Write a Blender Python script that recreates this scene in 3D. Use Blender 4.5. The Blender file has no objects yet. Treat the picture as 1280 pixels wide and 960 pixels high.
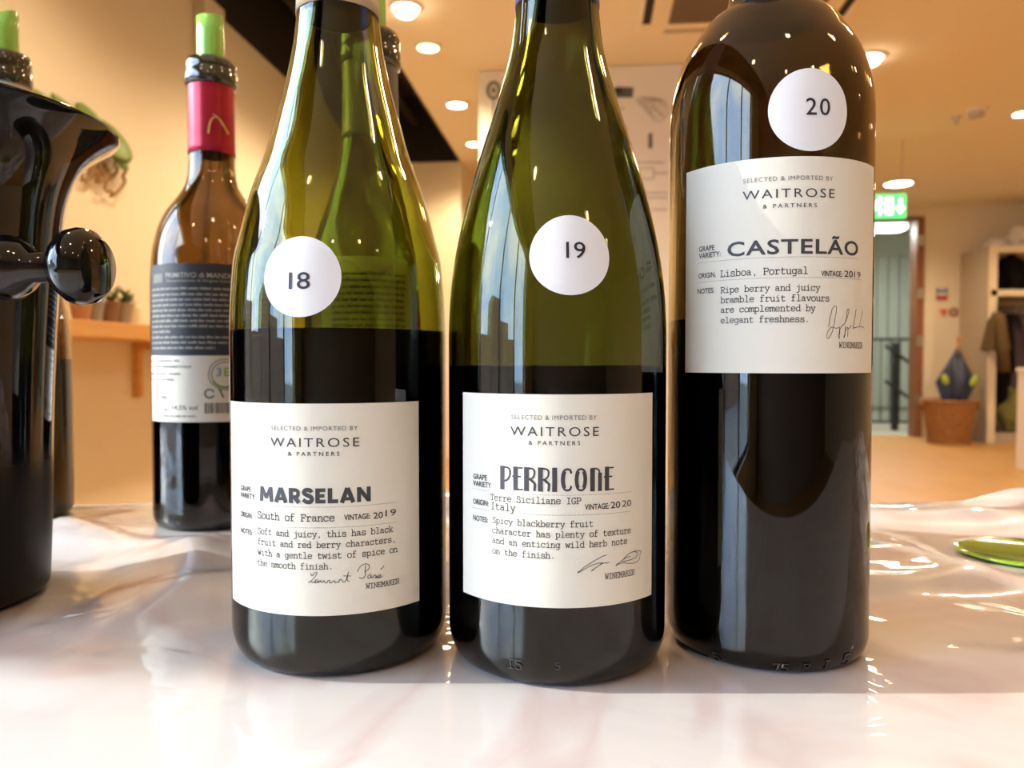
import bpy, bmesh, math, random
from mathutils import Vector, Matrix, noise
random.seed(7)
PI = math.pi
sc = bpy.context.scene
COL = sc.collection
# ------------------------------------------------------------------ camera, world, sun, exposure
TH = math.radians(5.65)          # the tabletop is turned by this much against the room
PITCH = math.radians(1.67)
CAMZ, TZ = 0.83, 0.72            # camera height, table surface height
cam = bpy.data.cameras.new('camera'); camo = bpy.data.objects.new('camera', cam); COL.objects.link(camo)
cam.sensor_width = 36; cam.lens = 27; cam.clip_start = 0.01; cam.clip_end = 200
camo.location = (0, 0, CAMZ); camo.rotation_euler = (PI/2 - PITCH, 0, TH)
cam.dof.use_dof = True; cam.dof.focus_distance = 0.262; cam.dof.aperture_fstop = 15
sc.camera = camo
wd = bpy.data.worlds.new('world'); sc.world = wd; wd.use_nodes = True
wn = wd.node_tree.nodes; wl = wd.node_tree.links
for n in list(wn): wn.remove(n)
w_out = wn.new('ShaderNodeOutputWorld'); w_bg = wn.new('ShaderNodeBackground')
w_tc = wn.new('ShaderNodeTexCoord'); w_no = wn.new('ShaderNodeTexNoise'); w_rm = wn.new('ShaderNodeValToRGB')
w_no.inputs['Scale'].default_value = 3.0; w_no.inputs['Detail'].default_value = 4
w_rm.color_ramp.elements[0].color = (0.38, 0.60, 1.0, 1); w_rm.color_ramp.elements[0].position = .38
w_rm.color_ramp.elements[1].color = (.86, .93, 1.0, 1); w_rm.color_ramp.elements[1].position = .62
wl.new(w_tc.outputs['Generated'], w_no.inputs['Vector']); wl.new(w_no.outputs['Fac'], w_rm.inputs['Fac'])
wl.new(w_rm.outputs['Color'], w_bg.inputs['Color']); wl.new(w_bg.outputs['Background'], w_out.inputs['Surface'])
w_bg.inputs['Strength'].default_value = 12.0
SUN_EL = math.radians(27)
sun = bpy.data.lights.new('sun', 'SUN'); sun.energy = 5.6; sun.angle = math.radians(.8); sun.color = (1.0, .95, .89)
suno = bpy.data.objects.new('sun', sun); COL.objects.link(suno)
suno.rotation_euler = Vector((math.cos(TH)*math.cos(SUN_EL), math.sin(TH)*math.cos(SUN_EL), -math.sin(SUN_EL))).to_track_quat('-Z', 'Y').to_euler()
suno.location = (-6, -.5, 5)
for (y0, y1) in ((-2.9, 1.1),):     # daylight through the window of the left wall (portal for the sky)
    a = bpy.data.lights.new('window_daylight', 'AREA'); a.shape = 'RECTANGLE'; a.size = y1-y0; a.size_y = 2.0
    a.cycles.is_portal = True
    o = bpy.data.objects.new('window_daylight', a); COL.objects.link(o)
    o.location = (-1.93, (y0+y1)/2, 1.4); o.rotation_euler = Vector((1, 0, 0)).to_track_quat('-Z', 'Z').to_euler()
LAMP_W = 26.0
LAMP_COL = (1.0, .72, .43)
sc.view_settings.view_transform = 'Standard'; sc.view_settings.look = 'None'
sc.view_settings.gamma = 1.0; sc.view_settings.exposure = 0.28; sc.view_settings.use_curve_mapping = False
cy = sc.cycles
cy.use_denoising = True; cy.denoiser = 'OPENIMAGEDENOISE'; cy.denoising_input_passes = 'RGB_ALBEDO_NORMAL'
cy.max_bounces = 24; cy.transmission_bounces = 20; cy.glossy_bounces = 8; cy.diffuse_bounces = 5; cy.transparent_max_bounces = 12
cy.caustics_reflective = False; cy.caustics_refractive = False; cy.sample_clamp_indirect = 6.0; cy.blur_glossy = .3
cy.use_light_tree = True

# ------------------------------------------------------------------ helpers
def C(x, y, z=0.0):
    "tabletop coordinates (x right, y away, seen straight) -> room coordinates"
    return Vector((x*math.cos(TH) - y*math.sin(TH), x*math.sin(TH) + y*math.cos(TH), z))
def ray(px, py):
    f = Vector((0, math.cos(PITCH), -math.sin(PITCH))); u = Vector((0, math.sin(PITCH), math.cos(PITCH)))
    return f + u*((480-py)/960) + Vector((1, 0, 0))*((px-640)/960)      # camera frame before the room turn
def rayw(px, py):
    return Matrix.Rotation(TH, 3, 'Z') @ ray(px, py)
def hit(px, py, ax, val):
    d = rayw(px, py); o = Vector((0, 0, CAMZ)); t = (val - o[ax])/d[ax]; return o + d*t
def mesh_of(name, bm, mat, parent=None, smooth=False):
    me = bpy.data.meshes.new(name); bm.to_mesh(me); bm.free()
    if mat: me.materials.append(mat)
    if smooth:
        me.polygons.foreach_set('use_smooth', [True]*len(me.polygons))
    o = bpy.data.objects.new(name, me); COL.objects.link(o)
    if parent: o.parent = parent
    return o
def smooth_angle(o, deg=35):
    me = o.data; me.polygons.foreach_set('use_smooth', [True]*len(me.polygons))
    try: me.set_sharp_from_angle(angle=math.radians(deg))
    except Exception: pass
    return o
def thing(name, label, cat, loc=(0, 0, 0), rz=0.0, group=None):
    o = bpy.data.objects.new(name, None); COL.objects.link(o); o.empty_display_size = .05
    o.location = loc; o.rotation_euler = (0, 0, rz); o['label'] = label; o['category'] = cat
    if group: o['group'] = group
    return o
def tag(o, label, cat, group=None, kind=None):
    o['label'] = label; o['category'] = cat
    if group: o['group'] = group
    if kind: o['kind'] = kind
    return o
def struct(name, bm, mat, label=None):
    o = mesh_of(name, bm, mat); o['kind'] = 'structure'
    if label: o['label'] = label
    return o
def bx(bm, x0, x1, y0, y1, z0, z1, bev=0.0):
    v = [bm.verts.new((x, y, z)) for z in (z0, z1) for y in (y0, y1) for x in (x0, x1)]
    fs = [bm.faces.new([v[i] for i in q]) for q in ((0, 2, 3, 1), (4, 5, 7, 6), (0, 1, 5, 4), (2, 6, 7, 3), (0, 4, 6, 2), (1, 3, 7, 5))]
    if bev > 0:
        es = {e for f in fs for e in f.edges}
        bmesh.ops.bevel(bm, geom=list(es), offset=bev, segments=2, affect='EDGES', profile=.6)
def box(*a, bev=0.0):
    bm = bmesh.new(); bx(bm, *a, bev=bev); return bm
def lathe(prof, n=96, mod=None, closed=False):
    "prof: list of (r,z); r==0 collapses to a point"
    bm = bmesh.new(); rings = []
    for (r, z) in prof:
        if r < 1e-7: rings.append([bm.verts.new((0, 0, z))])
        else:
            ring = []
            for k in range(n):
                a = 2*PI*k/n; rr, zz = (r, z) if mod is None else mod(r, z, a)
                ring.append(bm.verts.new((rr*math.cos(a), rr*math.sin(a), zz)))
            rings.append(ring)
    pairs = list(zip(rings[:-1], rings[1:]))
    if closed: pairs.append((rings[-1], rings[0]))
    for A, B in pairs:
        if len(A) == 1 and len(B) == 1: continue
        for k in range(n):
            k2 = (k+1) % n
            if len(A) == 1: bm.faces.new((A[0], B[k2], B[k]))
            elif len(B) == 1: bm.faces.new((A[k], A[k2], B[0]))
            else: bm.faces.new((A[k], A[k2], B[k2], B[k]))
    bmesh.ops.recalc_face_normals(bm, faces=bm.faces)
    return bm
def tube(bm, pts, r, n=8, r1=None):
    pts = [Vector(p) for p in pts]; rings = []
    for i, p in enumerate(pts):
        d = (pts[min(i+1, len(pts)-1)] - pts[max(i-1, 0)]).normalized()
        a = d.orthogonal().normalized() if i == 0 else (a_prev - d*a_prev.dot(d)).normalized()
        a_prev = a; b = d.cross(a)
        rr = r if r1 is None else r + (r1-r)*i/(len(pts)-1)
        rings.append([bm.verts.new(p + (a*math.cos(2*PI*k/n) + b*math.sin(2*PI*k/n))*rr) for k in range(n)])
    for A, B in zip(rings[:-1], rings[1:]):
        for k in range(n): bm.faces.new((A[k], A[(k+1) % n], B[(k+1) % n], B[k]))
    bm.faces.new(rings[0][::-1]); bm.faces.new(rings[-1])
def pchip(pts):
    xs = [p[0] for p in pts]; ys = [p[1] for p in pts]; n = len(xs)
    h = [xs[i+1]-xs[i] for i in range(n-1)]; d = [(ys[i+1]-ys[i])/h[i] for i in range(n-1)]
    m = [d[0]]
    for i in range(1, n-1):
        m.append(0 if d[i-1]*d[i] <= 0 else (h[i-1]+h[i])*3/((2*h[i]+h[i-1])/d[i-1] + (h[i]+2*h[i-1])/d[i]))
    m.append(d[-1])
    def f(x):
        if x <= xs[0]: return ys[0]
        if x >= xs[-1]: return ys[-1]
        i = max(k for k in range(n-1) if xs[k] <= x); t = (x-xs[i])/h[i]
        return ((2*t**3-3*t*t+1)*ys[i] + (t**3-2*t*t+t)*h[i]*m[i] + (-2*t**3+3*t*t)*ys[i+1] + (t**3-t*t)*h[i]*m[i+1])
    return f

# ------------------------------------------------------------------ materials
MATS = {}
def mat(name, col=(.8, .8, .8), rough=.5, metal=0, trans=0, ior=1.45, coat=0, coat_r=.05, emit=None, es=0, spec=None, noise_=None, bump=None, sheen=0):
    if name in MATS: return MATS[name]
    m = bpy.data.materials.new(name); m.use_nodes = True; MATS[name] = m
    nt = m.node_tree; p = nt.nodes['Principled BSDF']
    p.inputs['Base Color'].default_value = (*col, 1); p.inputs['Roughness'].default_value = rough
    p.inputs['Metallic'].default_value = metal; p.inputs['Transmission Weight'].default_value = trans
    p.inputs['IOR'].default_value = ior; p.inputs['Coat Weight'].default_value = coat; p.inputs['Coat Roughness'].default_value = coat_r
    if spec is not None: p.inputs['Specular IOR Level'].default_value = spec
    if sheen: p.inputs['Sheen Weight'].default_value = sheen
    if emit: p.inputs['Emission Color'].default_value = (*emit, 1); p.inputs['Emission Strength'].default_value = es
    tc = None
    if noise_ or bump:
        tc = nt.nodes.new('ShaderNodeTexCoord')
    if noise_:
        c2, scale, lo, hi, stretch = noise_
        mp = nt.nodes.new('ShaderNodeMapping'); mp.inputs['Scale'].default_value = stretch
        nz = nt.nodes.new('ShaderNodeTexNoise'); nz.inputs['Scale'].default_value = scale; nz.inputs['Detail'].default_value = 5
        rp = nt.nodes.new('ShaderNodeValToRGB'); rp.color_ramp.elements[0].position = lo; rp.color_ramp.elements[1].position = hi
        rp.color_ramp.elements[0].color = (*col, 1); rp.color_ramp.elements[1].color = (*c2, 1)
        nt.links.new(tc.outputs['Object'], mp.inputs['Vector']); nt.links.new(mp.outputs['Vector'], nz.inputs['Vector'])
        nt.links.new(nz.outputs['Fac'], rp.inputs['Fac']); nt.links.new(rp.outputs['Color'], p.inputs['Base Color'])
    if bump:
        sc_, st = bump
        nb = nt.nodes.new('ShaderNodeTexNoise'); nb.inputs['Scale'].default_value = sc_; nb.inputs['Detail'].default_value = 3
        bp = nt.nodes.new('ShaderNodeBump'); bp.inputs['Strength'].default_value = st; bp.inputs['Distance'].default_value = .001
        nt.links.new(tc.outputs['Object'], nb.inputs['Vector']); nt.links.new(nb.outputs['Fac'], bp.inputs['Height'])
        nt.links.new(bp.outputs['Normal'], p.inputs['Normal'])
    return m
def glass(name, col, rough=.0):
    m = mat(name, col, rough, trans=1, ior=1.5)
    return m
G18 = glass('glass_olive', (.43, .45, .12)); G19 = glass('glass_deep_olive', (.24, .27, .085))
G20 = glass('glass_brown', (.23, .18, .09)); GAMB = glass('glass_amber', (.36, .26, .13)); GQ = glass('glass_green', (.42, .50, .14))
WINE = mat('red_wine', (.003, .001, .0015), .05, spec=.2)
PAPER = mat('cream_paper', (.70, .665, .57), .65, bump=(900, .05))
INK = mat('grey_ink', (.045, .045, .05), .6); INKL = mat('light_grey_ink', (.15, .15, .145), .6)
STICK = mat('white_sticker', (.72, .72, .74), .45)
NAVYINK = mat('black_blue_ink', (.02, .02, .035), .5)
BLACKLAB = mat('charcoal_paper', (.030, .032, .042), .6); LINK = mat('pale_ink', (.42, .41, .36), .6)
REDCAP = mat('red_capsule', (.42, .015, .035), .28, metal=.35, noise_=((.36, .01, .03), 30, .4, .6, (1, 1, 4)))
GOLD = mat('gold_print', (.75, .48, .16), .35, metal=.6)
CREAMCAP = mat('cream_capsule', (.55, .42, .26), .4); PURPCAP = mat('mauve_capsule', (.22, .17, .34), .4)
GREYCAP = mat('grey_capsule', (.10, .09, .08), .45); BLKCAP = mat('black_capsule', (.012, .012, .014), .3)
GREENF = mat('green_foil', (.30, .62, .10), .25, coat=.5, spec=.6)
GREENP = mat('green_glossy_plastic', (.22, .42, .02), .08, coat=1)
BLKG = mat('black_gloss_plastic', (.003, .003, .0035), .05, spec=.3, coat=.6, coat_r=.02)
WALLM = mat('warm_cream_paint', (.77, .71, .57), .85, bump=(120, .1))
CEILM = mat('ceiling_paint', (.78, .71, .57), .9)
FLOORM = mat('light_oak_floor', (.56, .34, .13), .45, noise_=((.49, .28, .10), 3, .3, .7, (8, .6, 1)))
BLACKM = mat('black_paint', (.012, .010, .010), .8)
SHELFM = mat('orange_pine', (.68, .41, .15), .45, noise_=((.58, .29, .09), 4, .3, .7, (1, .3, 6)))
WHITEM = mat('white_paint', (.80, .78, .74), .6); TRIMM = mat('lamp_trim_white', (.75, .73, .7), .4)
CREAMM = mat('cream_laminate', (.78, .68, .50), .5); SIDEM = mat('beige_laminate', (.43, .36, .27), .6)
BROWNW = mat('brown_wood', (.28, .13, .06), .45, noise_=((.22, .10, .05), 5, .3, .7, (6, 6, .6)))
STEEL = mat('brushed_steel', (.6, .6, .6), .3, metal=1)

# ------------------------------------------------------------------ the room
RX0, RX1, RY0, RY1, CZ = -1.81, 6.0, -4.2, hit(1150, 546, 2, 0).y, 2.53
struct('floor', box(RX0-.2, RX1+.2, RY0-.2, RY1+.12, -.1, 0), FLOORM)
bm = bmesh.new(); bx(bm, -1.08, RX1+.2, RY0, RY1+.12, CZ, CZ+.12)
bx(bm, -2.0, -1.08, 6.5, RY1+.12, CZ, CZ+.12); struct('ceiling', bm, CEILM)
bm = bmesh.new()                                        # black ceiling void along the left wall
bx(bm, -1.99, -1.08, RY0, 6.5, CZ+.55, CZ+.62); bx(bm, -1.10, -1.078, RY0, 6.5, CZ+.002, CZ+.55)
bx(bm, -1.99, -1.812, RY0, 6.5, CZ+.002, CZ+.55); bx(bm, -1.81, -1.10, 6.47, 6.5, CZ-.002, CZ+.55); bx(bm, -1.81, -1.1, RY0-.02, RY0, CZ, CZ+.55)
struct('trim_1', bm, BLACKM, 'black ceiling void running along the left wall')
bm = bmesh.new()                                        # dark pipes and tray inside the void
for k in range(3): tube(bm, [(-1.65+.2*k, RY0, CZ+.3), (-1.65+.2*k, 6.4, CZ+.3)], .03)
for k in range(7): bx(bm, -1.79, -1.12, -3+1.4*k, -2.95+1.4*k, CZ+.33, CZ+.37)
struct('trim_2', bm, BLACKM, 'black pipes inside the ceiling void')
W1 = (-2.9, 1.1)
ZW0, ZW1 = .4, 2.4
bm = bmesh.new()
for (y0, y1) in ((RY0, W1[0]), (W1[1], 6.5)): bx(bm, -2.0, RX0, y0, y1, 0, CZ)
for (y0, y1) in (W1,): bx(bm, -2.0, RX0, y0, y1, 0, ZW0); bx(bm, -2.0, RX0, y0, y1, ZW1, CZ)
bx(bm, RX0, RX0+.05, 3.42, 3.62, 0, CZ)                  # shallow pilaster
struct('wall_left', bm, WALLM)
bm = bmesh.new(); bx(bm, -2.0, -1.08, 6.5, 6.62, 0, CZ); bx(bm, -1.2, -1.08, 6.62, RY1, 0, CZ); struct('wall_far_left', bm, WALLM)
DX0, DX1, DZ = 1.9, hit(1143.5, 400, 1, RY1).x, hit(1120, 275, 1, RY1).z
JW = hit(1153, 400, 1, RY1).x - DX1
bm = bmesh.new(); bx(bm, -1.2, DX0, RY1, RY1+.12, 0, CZ); bx(bm, DX1+JW, RX1+.1, RY1, RY1+.12, 0, CZ); bx(bm, DX0, DX1+JW, RY1, RY1+.12, DZ+.03, CZ)
struct('wall_back', bm, WALLM)
struct('wall_right', box(RX1, RX1+.12, RY0, RY1, 0, CZ), WALLM)
struct('wall_front', box(-2.0, RX1, RY0-.12, RY0, 0, CZ+.6), mat('dim_paint', (.32, .28, .24), .8))
FR = mat('dark_window_frame', (.05, .05, .055), .4)
for i, (y0, y1) in enumerate((W1,)):
    bm = bmesh.new(); f = .035
    bx(bm, -1.95, -1.88, y0, y1, ZW0, ZW0+f); bx(bm, -1.95, -1.88, y0, y1, ZW1-f, ZW1)
    n = 4
    for k in range(n+1):
        yy = y0 + (y1-y0)*k/n; bx(bm, -1.95, -1.88, max(y0, yy-f/2), min(y1, yy+f/2), ZW0, ZW1)
    w = struct('window_%d' % (i+1), bm, FR)
    pane = mesh_of('window_pane', box(-1.92, -1.915, y0+.01, y1-.01, ZW0+.01, ZW1-.01), None, w)
    g = bpy.data.materials.new('window_glass'); g.use_nodes = True; gn = g.node_tree
    for n_ in list(gn.nodes): gn.nodes.remove(n_)
    mo = gn.nodes.new('ShaderNodeOutputMaterial'); tr = gn.nodes.new('ShaderNodeBsdfTransparent'); tr.inputs[0].default_value = (.96, .98, .97, 1)
    gl = gn.nodes.new('ShaderNodeBsdfGlossy'); gl.inputs['Roughness'].default_value = .02; mx = gn.nodes.new('ShaderNodeMixShader'); mx.inputs[0].default_value = .05
    gn.links.new(tr.outputs[0], mx.inputs[1]); gn.links.new(gl.outputs[0], mx.inputs[2]); gn.links.new(mx.outputs[0], mo.inputs[0])
    pane.data.materials.append(g)
struct('ground', box(-40, -2.1, -30, 30, -.4, -.2), mat('street_paving', (.25, .24, .23), .9))
bm = bmesh.new()
for k in range(9): bx(bm, -18, -14, -16+3.6*k, -12.6+3.6*k, -.2, 1.6+1.1*((k*7) % 3))
o = mesh_of('street_buildings', bm, mat('distant_brick', (.26, .17, .12), .9)); o['kind'] = 'structure'

# corridor beyond the doorway
GG = mat('grey_green_paint', (.42, .45, .39), .7); GF = mat('grey_floor', (.42, .40, .34), .5)
bm = bmesh.new(); bx(bm, 1.4, 1.5, RY1+.13, 11.2, 0, 2.6); bx(bm, 5.0, 5.1, RY1+.13, 11.2, 0, 2.6); bx(bm, 1.4, 5.1, 11.2, 11.3, 0, 2.6); bx(bm, 1.4, 5.1, RY1+.13, 11.3, 2.6, 2.7)
struct('wall_corridor', bm, GG)
struct('floor_corridor', box(1.4, 5.1, RY1+.12, 11.3, -.1, -.001), GF)
bm = bmesh.new()
for k in range(18): bx(bm, 2.2+.15*k, 2.335+.15*k, 11.15, 11.198, .2, 2.3)
struct('panelling_corridor', bm, mat('blue_green_panel', (.35, .39, .34), .5), 'narrow vertical boards on the corridor wall')
l = thing('corridor_light', 'long white fluorescent light under the corridor ceiling seen through the doorway', 'light', (3.45, 9.6, 2.42))
mesh_of('diffuser', box(-.55, .28, -.12, .12, -.03, .03, bev=.02), mat('fluorescent', (1, 1, 1), .5, emit=(1, 1, .96), es=9), l)
mesh_of('housing', box(-.57, .30, -.14, .14, .03, .10), TRIMM, l)
pl = bpy.data.lights.new('corridor_light_source', 'AREA'); pl.energy = 38; pl.size = 1.0; pl.size_y = .3; pl.shape = 'RECTANGLE'; pl.color = (.97, 1, .92)
po = bpy.data.objects.new('corridor_light_source', pl); COL.objects.link(po); po.parent = l; po.location = (0, 0, -.05)
# door frame and half open door leaf
bm = bmesh.new(); bx(bm, DX1, DX1+JW, RY1-.03, RY1+.14, 0, DZ+.03); bx(bm, DX0-.02, DX0, RY1-.03, RY1+.14, 0, DZ+.03); bx(bm, DX0, DX1, RY1-.03, RY1+.14, DZ, DZ+.03)
d = struct('door_1', bm, BROWNW, 'brown timber frame of the tall corridor doorway')
for z in (.35, 1.0, 1.52, 2.1): mesh_of('hinge_plate', box(DX1+.01, DX1+.07, RY1-.036, RY1-.03, z, z+.11), STEEL, d)
# stair balustrade in the corridor
t = thing('stair_balustrade', 'black metal stair balustrade with sloping handrails in the corridor', 'railing', (3.2, 9.7, 0))
BM_ = mat('black_metal', (.015, .017, .02), .4)
tube_bm = bmesh.new(); tube(tube_bm, [(-1.2, 0, 1.10), (.85, 0, 1.10)], .018); mesh_of('top_rail', tube_bm, BM_, t)
tube_bm = bmesh.new(); tube(tube_bm, [(-1.2, 0, .1), (.85, 0, .1)], .014); mesh_of('bottom_rail', tube_bm, BM_, t)
for k in range(18):
    b = bmesh.new(); tube(b, [(-1.1+k*.11, 0, .1), (-1.1+k*.11, 0, 1.1)], .008, 6); mesh_of('baluster', b, BM_, t)
b = bmesh.new(); bx(b, .455, .525, -.06, .01, 0, 1.06, bev=.008); mesh_of('newel_post', b, BM_, t)
for zz in (0, -.42):
    b = bmesh.new(); tube(b, [(.35, -.08, 1.02+zz), (.9, -.08, .62+zz)], .02); mesh_of('handrail', b, BM_, t)

# white partition with printed utensil drawings
PY = 4.5
t = thing('utensil_print_panel', 'tall whitish wall panel printed with dark kitchen utensils behind the middle bottle', 'wall panel', (0, PY, 0))
mesh_of('board', box(-.64, .95, 0, .14, 0, CZ-.004), mat('offwhite_board', (.80, .78, .72), .6), t)
PR = mat('grey_print', (.10, .10, .11), .7); PR2 = mat('faint_print', (.38, .37, .35), .7)
def on_board(px, py): h = hit(px, py, 1, PY); return h.x, h.z
def flat_ribbon(bm, pts, w, f):
    for a, b in zip(pts[:-1], pts[1:]):
        a = Vector(a); b = Vector(b); d = (b-a)
        if d.length < 1e-9: continue
        d.normalize(); n = Vector((-d.y, d.x))*w/2; a = a-d*w*.3; b = b+d*w*.3
        bm.faces.new([bm.verts.new(f(*q)) for q in (a-n, b-n, b+n, a+n)])
def blob(bm, cx, cz, rx, rz, f, n=20, ring=None):
    if ring: 
        P = [(cx+rx*math.cos(2*PI*k/n), cz+rz*math.sin(2*PI*k/n)) for k in range(n+1)]; flat_ribbon(bm, P, ring, f)
    else: bm.faces.new([bm.verts.new(f(cx+rx*math.cos(2*PI*k/n), cz+rz*math.sin(2*PI*k/n))) for k in range(n)])
bf = lambda x, z: (x, -.0015, z)
def printed(name, build, m=PR):
    b = bmesh.new(); build(b); bmesh.ops.recalc_face_normals(b, faces=b.faces); return mesh_of(name, b, m, t)
def P(px, py): return on_board(px, py)
def ladle(b): blob(b, *P(617, 113), .034, .045, bf, ring=.016); blob(b, *P(617, 113), .012, .02, bf); flat_ribbon(b, [P(617, 124), P(617, 137), P(617, 152)], .008, bf)
def spatula(b): flat_ribbon(b, [P(760, 111), P(774, 114)], .02, bf); x, z = P(780, 115); flat_ribbon(b, [(x-.03, z), (x+.035, z-.004)], .06, bf)
def whisk(b):
    x, z = P(806, 125)
    for k in range(5): blob(b, x+.02*k, z-.015*k, .05, .015+.012*k, bf, ring=.005)
    flat_ribbon(b, [P(815, 133), P(830, 146)], .008, bf)
def knife(b): flat_ribbon(b, [P(781, 160), P(781, 190)], .016, bf); flat_ribbon(b, [P(781, 190), P(781, 205)], .007, bf)
def peeler(b): flat_ribbon(b, [P(813, 168), P(813, 184)], .022, bf)
def pan(b): x, z = P(806, 217); x2, z2 = P(834, 222); flat_ribbon(b, [(x-.035, z+.03), (x+.05, z+.03), (x+.05, z-.03), (x-.035, z-.03), (x-.035, z+.03)], .006, bf); flat_ribbon(b, [(x+.05, z), (x2, z)], .008, bf)
def line_of(q):
    def f(b):
        xa, xb, y = q; flat_ribbon(b, [P(xa, y), P(xb, y)], .008, bf)
    return f
LINES = ((797, 830, 203), (797, 834, 241), (799, 834, 247), (815, 834, 262), (762, 778, 150), (762, 780, 136))
printed('ladle_drawing', ladle); printed('spatula_drawing', spatula); printed('whisk_drawing', whisk, PR2); printed('knife_drawing', knife)
printed('peeler_drawing', peeler); printed('pan_drawing', pan, PR2)
for q in LINES: printed('printed_line', line_of(q), PR2)

# ceiling air conditioning cassette
x0 = hit(796, 20, 2, CZ).x; y1 = hit(840, 31, 2, CZ).y
t = thing('air_conditioner', 'square white ceiling air conditioning cassette with a brown grille', 'air conditioner', (x0+.5, y1-.5, CZ))
mesh_of('fascia', box(-.5, .5, -.5, .5, -.05, .0, bev=.02), CREAMM, t)
GR = mat('brown_grille', (.18, .13, .08), .6)
for k in range(22): mesh_of('grille_slat', box(-.35, .35, -.35+k*.0325, -.333+k*.0325, -.062, -.05), GR, t)
for (a, b, c, d_) in ((-.475, -.435, -.36, .36), (.435, .475, -.36, .36), (-.36, .36, -.475, -.435), (-.36, .36, .435, .475)):
    mesh_of('air_outlet', box(a, b, c, d_, -.054, -.048, bev=.002), BLACKM if b-a < .1 else SIDEM, t)

# downlights
LENS = mat('lamp_glow', (1, 1, 1), .5, emit=(1, .80, .52), es=30)
LENSG = mat('lamp_glow_green', (1, 1, 1), .5, emit=(.62, 1, .45), es=12)
def downlight(x, y, label, m=LENS, r=.055, tilt=False, group=None, power=2.1):
    t = thing('ceiling_downlight', label, 'ceiling light', (x, y, CZ), group=group)
    ring = lathe([(r, -.012), (r*1.12, -.014), (r*1.4, -.004), (r*1.42, 0), (r, 0)], 28, closed=True); mesh_of('trim_ring', ring, TRIMM, t, True)
    le = lathe([(0, -.012 if not tilt else -.05), (r*.7, -.011 if not tilt else -.04), (r*.99, -.006), (r*.99, -.001), (0, -.001)], 28); mesh_of('lens', le, m, t, True)
    L = bpy.data.lights.new('downlight_source', 'SPOT'); L.energy = LAMP_W*power; L.spot_size = math.radians(150); L.spot_blend = .6; L.shadow_soft_size = .06; L.color = LAMP_COL
    o = bpy.data.objects.new('downlight_source', L); COL.objects.link(o); o.parent = t; o.location = (0, 0, -.07)
    return t
LP = [((507, 8), 'bright double downlight highest in the row beside the black ceiling void', LENS, .06, True), ((535, 58), 'greenish glowing downlight second in the row beside the black void', LENSG, .055, False),
      ((571, 130), 'oval glowing downlight third in the row left of the printed panel', LENS, .06, False), ((593, 179), 'smallest farthest downlight at the top left edge of the printed panel', LENS, .055, False),
      ((1086, 71), 'bright downlight flaring beside the right shoulder of the brown bottle', LENS, .07, True), ((1279, 141), 'ceiling downlight cut by the right edge of the photo', LENS, .06, False),
      ((1123, 229), 'round white downlight just above the green exit sign', LENS, .12, False)]
for (p, lab, m, r, tl) in LP:
    h = hit(*p, 2, CZ); downlight(h.x, h.y, lab, m, r, tl)
for (x, y) in ((-.87, 2.1), (-.87, .6), (-.87, -1.2), (.35, -.6), (.35, -2.2), (1.57, 2.0), (1.57, .2), (1.57, -1.6), (2.94, 3.0), (2.94, .8), (2.94, -1.4), (4.6, 6.9), (4.6, 4.0), (4.6, 1.0)):
    downlight(x, y, 'recessed warm ceiling downlight overhead, out of the frame', group='downlights overhead', power=2.0 if y >= 2.0 else .18)
# smoke detectors
h = hit(1221, 137, 2, CZ)
t = thing('smoke_detector', 'pale round smoke detector on the ceiling near the right edge', 'smoke detector', (h.x, h.y, CZ))
mesh_of('base', lathe([(0, 0), (.075, 0), (.075, -.018), (0, -.018)], 28), WHITEM, t, False); mesh_of('chamber', lathe([(.05, -.018), (.045, -.05), (0, -.055)], 28), mat('grey_plastic', (.5, .47, .44), .5), t, True)
h = hit(1196, 146, 2, CZ)
mesh = mesh_of('sprinkler_head', lathe([(0, 0), (.03, 0), (.026, -.012), (.01, -.016), (.008, -.045), (.022, -.048), (.022, -.052), (0, -.052)], 20), STEEL); mesh.location = (h.x, h.y, CZ)
tag(mesh, 'tiny metal sprinkler head left of the smoke detector', 'sprinkler')

# exit sign
ES = 6.2; h = hit(1133, 257, 1, ES); zt = hit(1133, 242, 1, ES).z; zb = hit(1133, 272, 1, ES).z
t = thing('exit_sign', 'green illuminated emergency exit sign hanging from the ceiling before the doorway', 'exit sign', (h.x, ES, zb))
H = zt-zb
mesh_of('panel', box(-.44, 0, 0, .035, 0, H, bev=.004), mat('sign_green', (.02, .5, .1), .4, emit=(.10, .85, .22), es=1.1), t)
SW = mat('sign_white', (1, 1, 1), .4, emit=(.9, 1, .9), es=2.0)
sf = lambda x, z: (x, -.002, z)
b = bmesh.new(); flat_ribbon(b, [(-.045, H*.78), (-.045, H*.30)], .022, sf)
b.faces.new([b.verts.new(sf(x, z)) for x, z in ((-.083, H*.46), (-.007, H*.46), (-.045, H*.16))]); mesh_of('arrow', b, SW, t)
b = bmesh.new(); bx(b, -.155, -.10, -.003, 0, H*.14, H*.86); mesh_of('door_symbol', b, SW, t)
b = bmesh.new(); blob(b, -.195, H*.82, .014, .014, sf); flat_ribbon(b, [(-.20, H*.70), (-.215, H*.45)], .026, sf); flat_ribbon(b, [(-.215, H*.45), (-.185, H*.30), (-.20, H*.12)], .014, sf); flat_ribbon(b, [(-.215, H*.45), (-.25, H*.30), (-.285, H*.30)], .014, sf); flat_ribbon(b, [(-.24, H*.5), (-.235, H*.66), (-.20, H*.68), (-.168, H*.56)], .011, sf); mesh_of('running_figure', b, SW, t)
for x in (-.40, -.03):
    b = bmesh.new(); tube(b, [(x, .017, H), (x, .017, CZ-zb)], .004, 6); blob_ = [(x+.012*math.cos(a*PI/6), .017, H+.012+.012*math.sin(a*PI/6)) for a in range(13)]; tube(b, blob_, .003, 5); mesh_of('hanger', b, STEEL, t)

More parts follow.
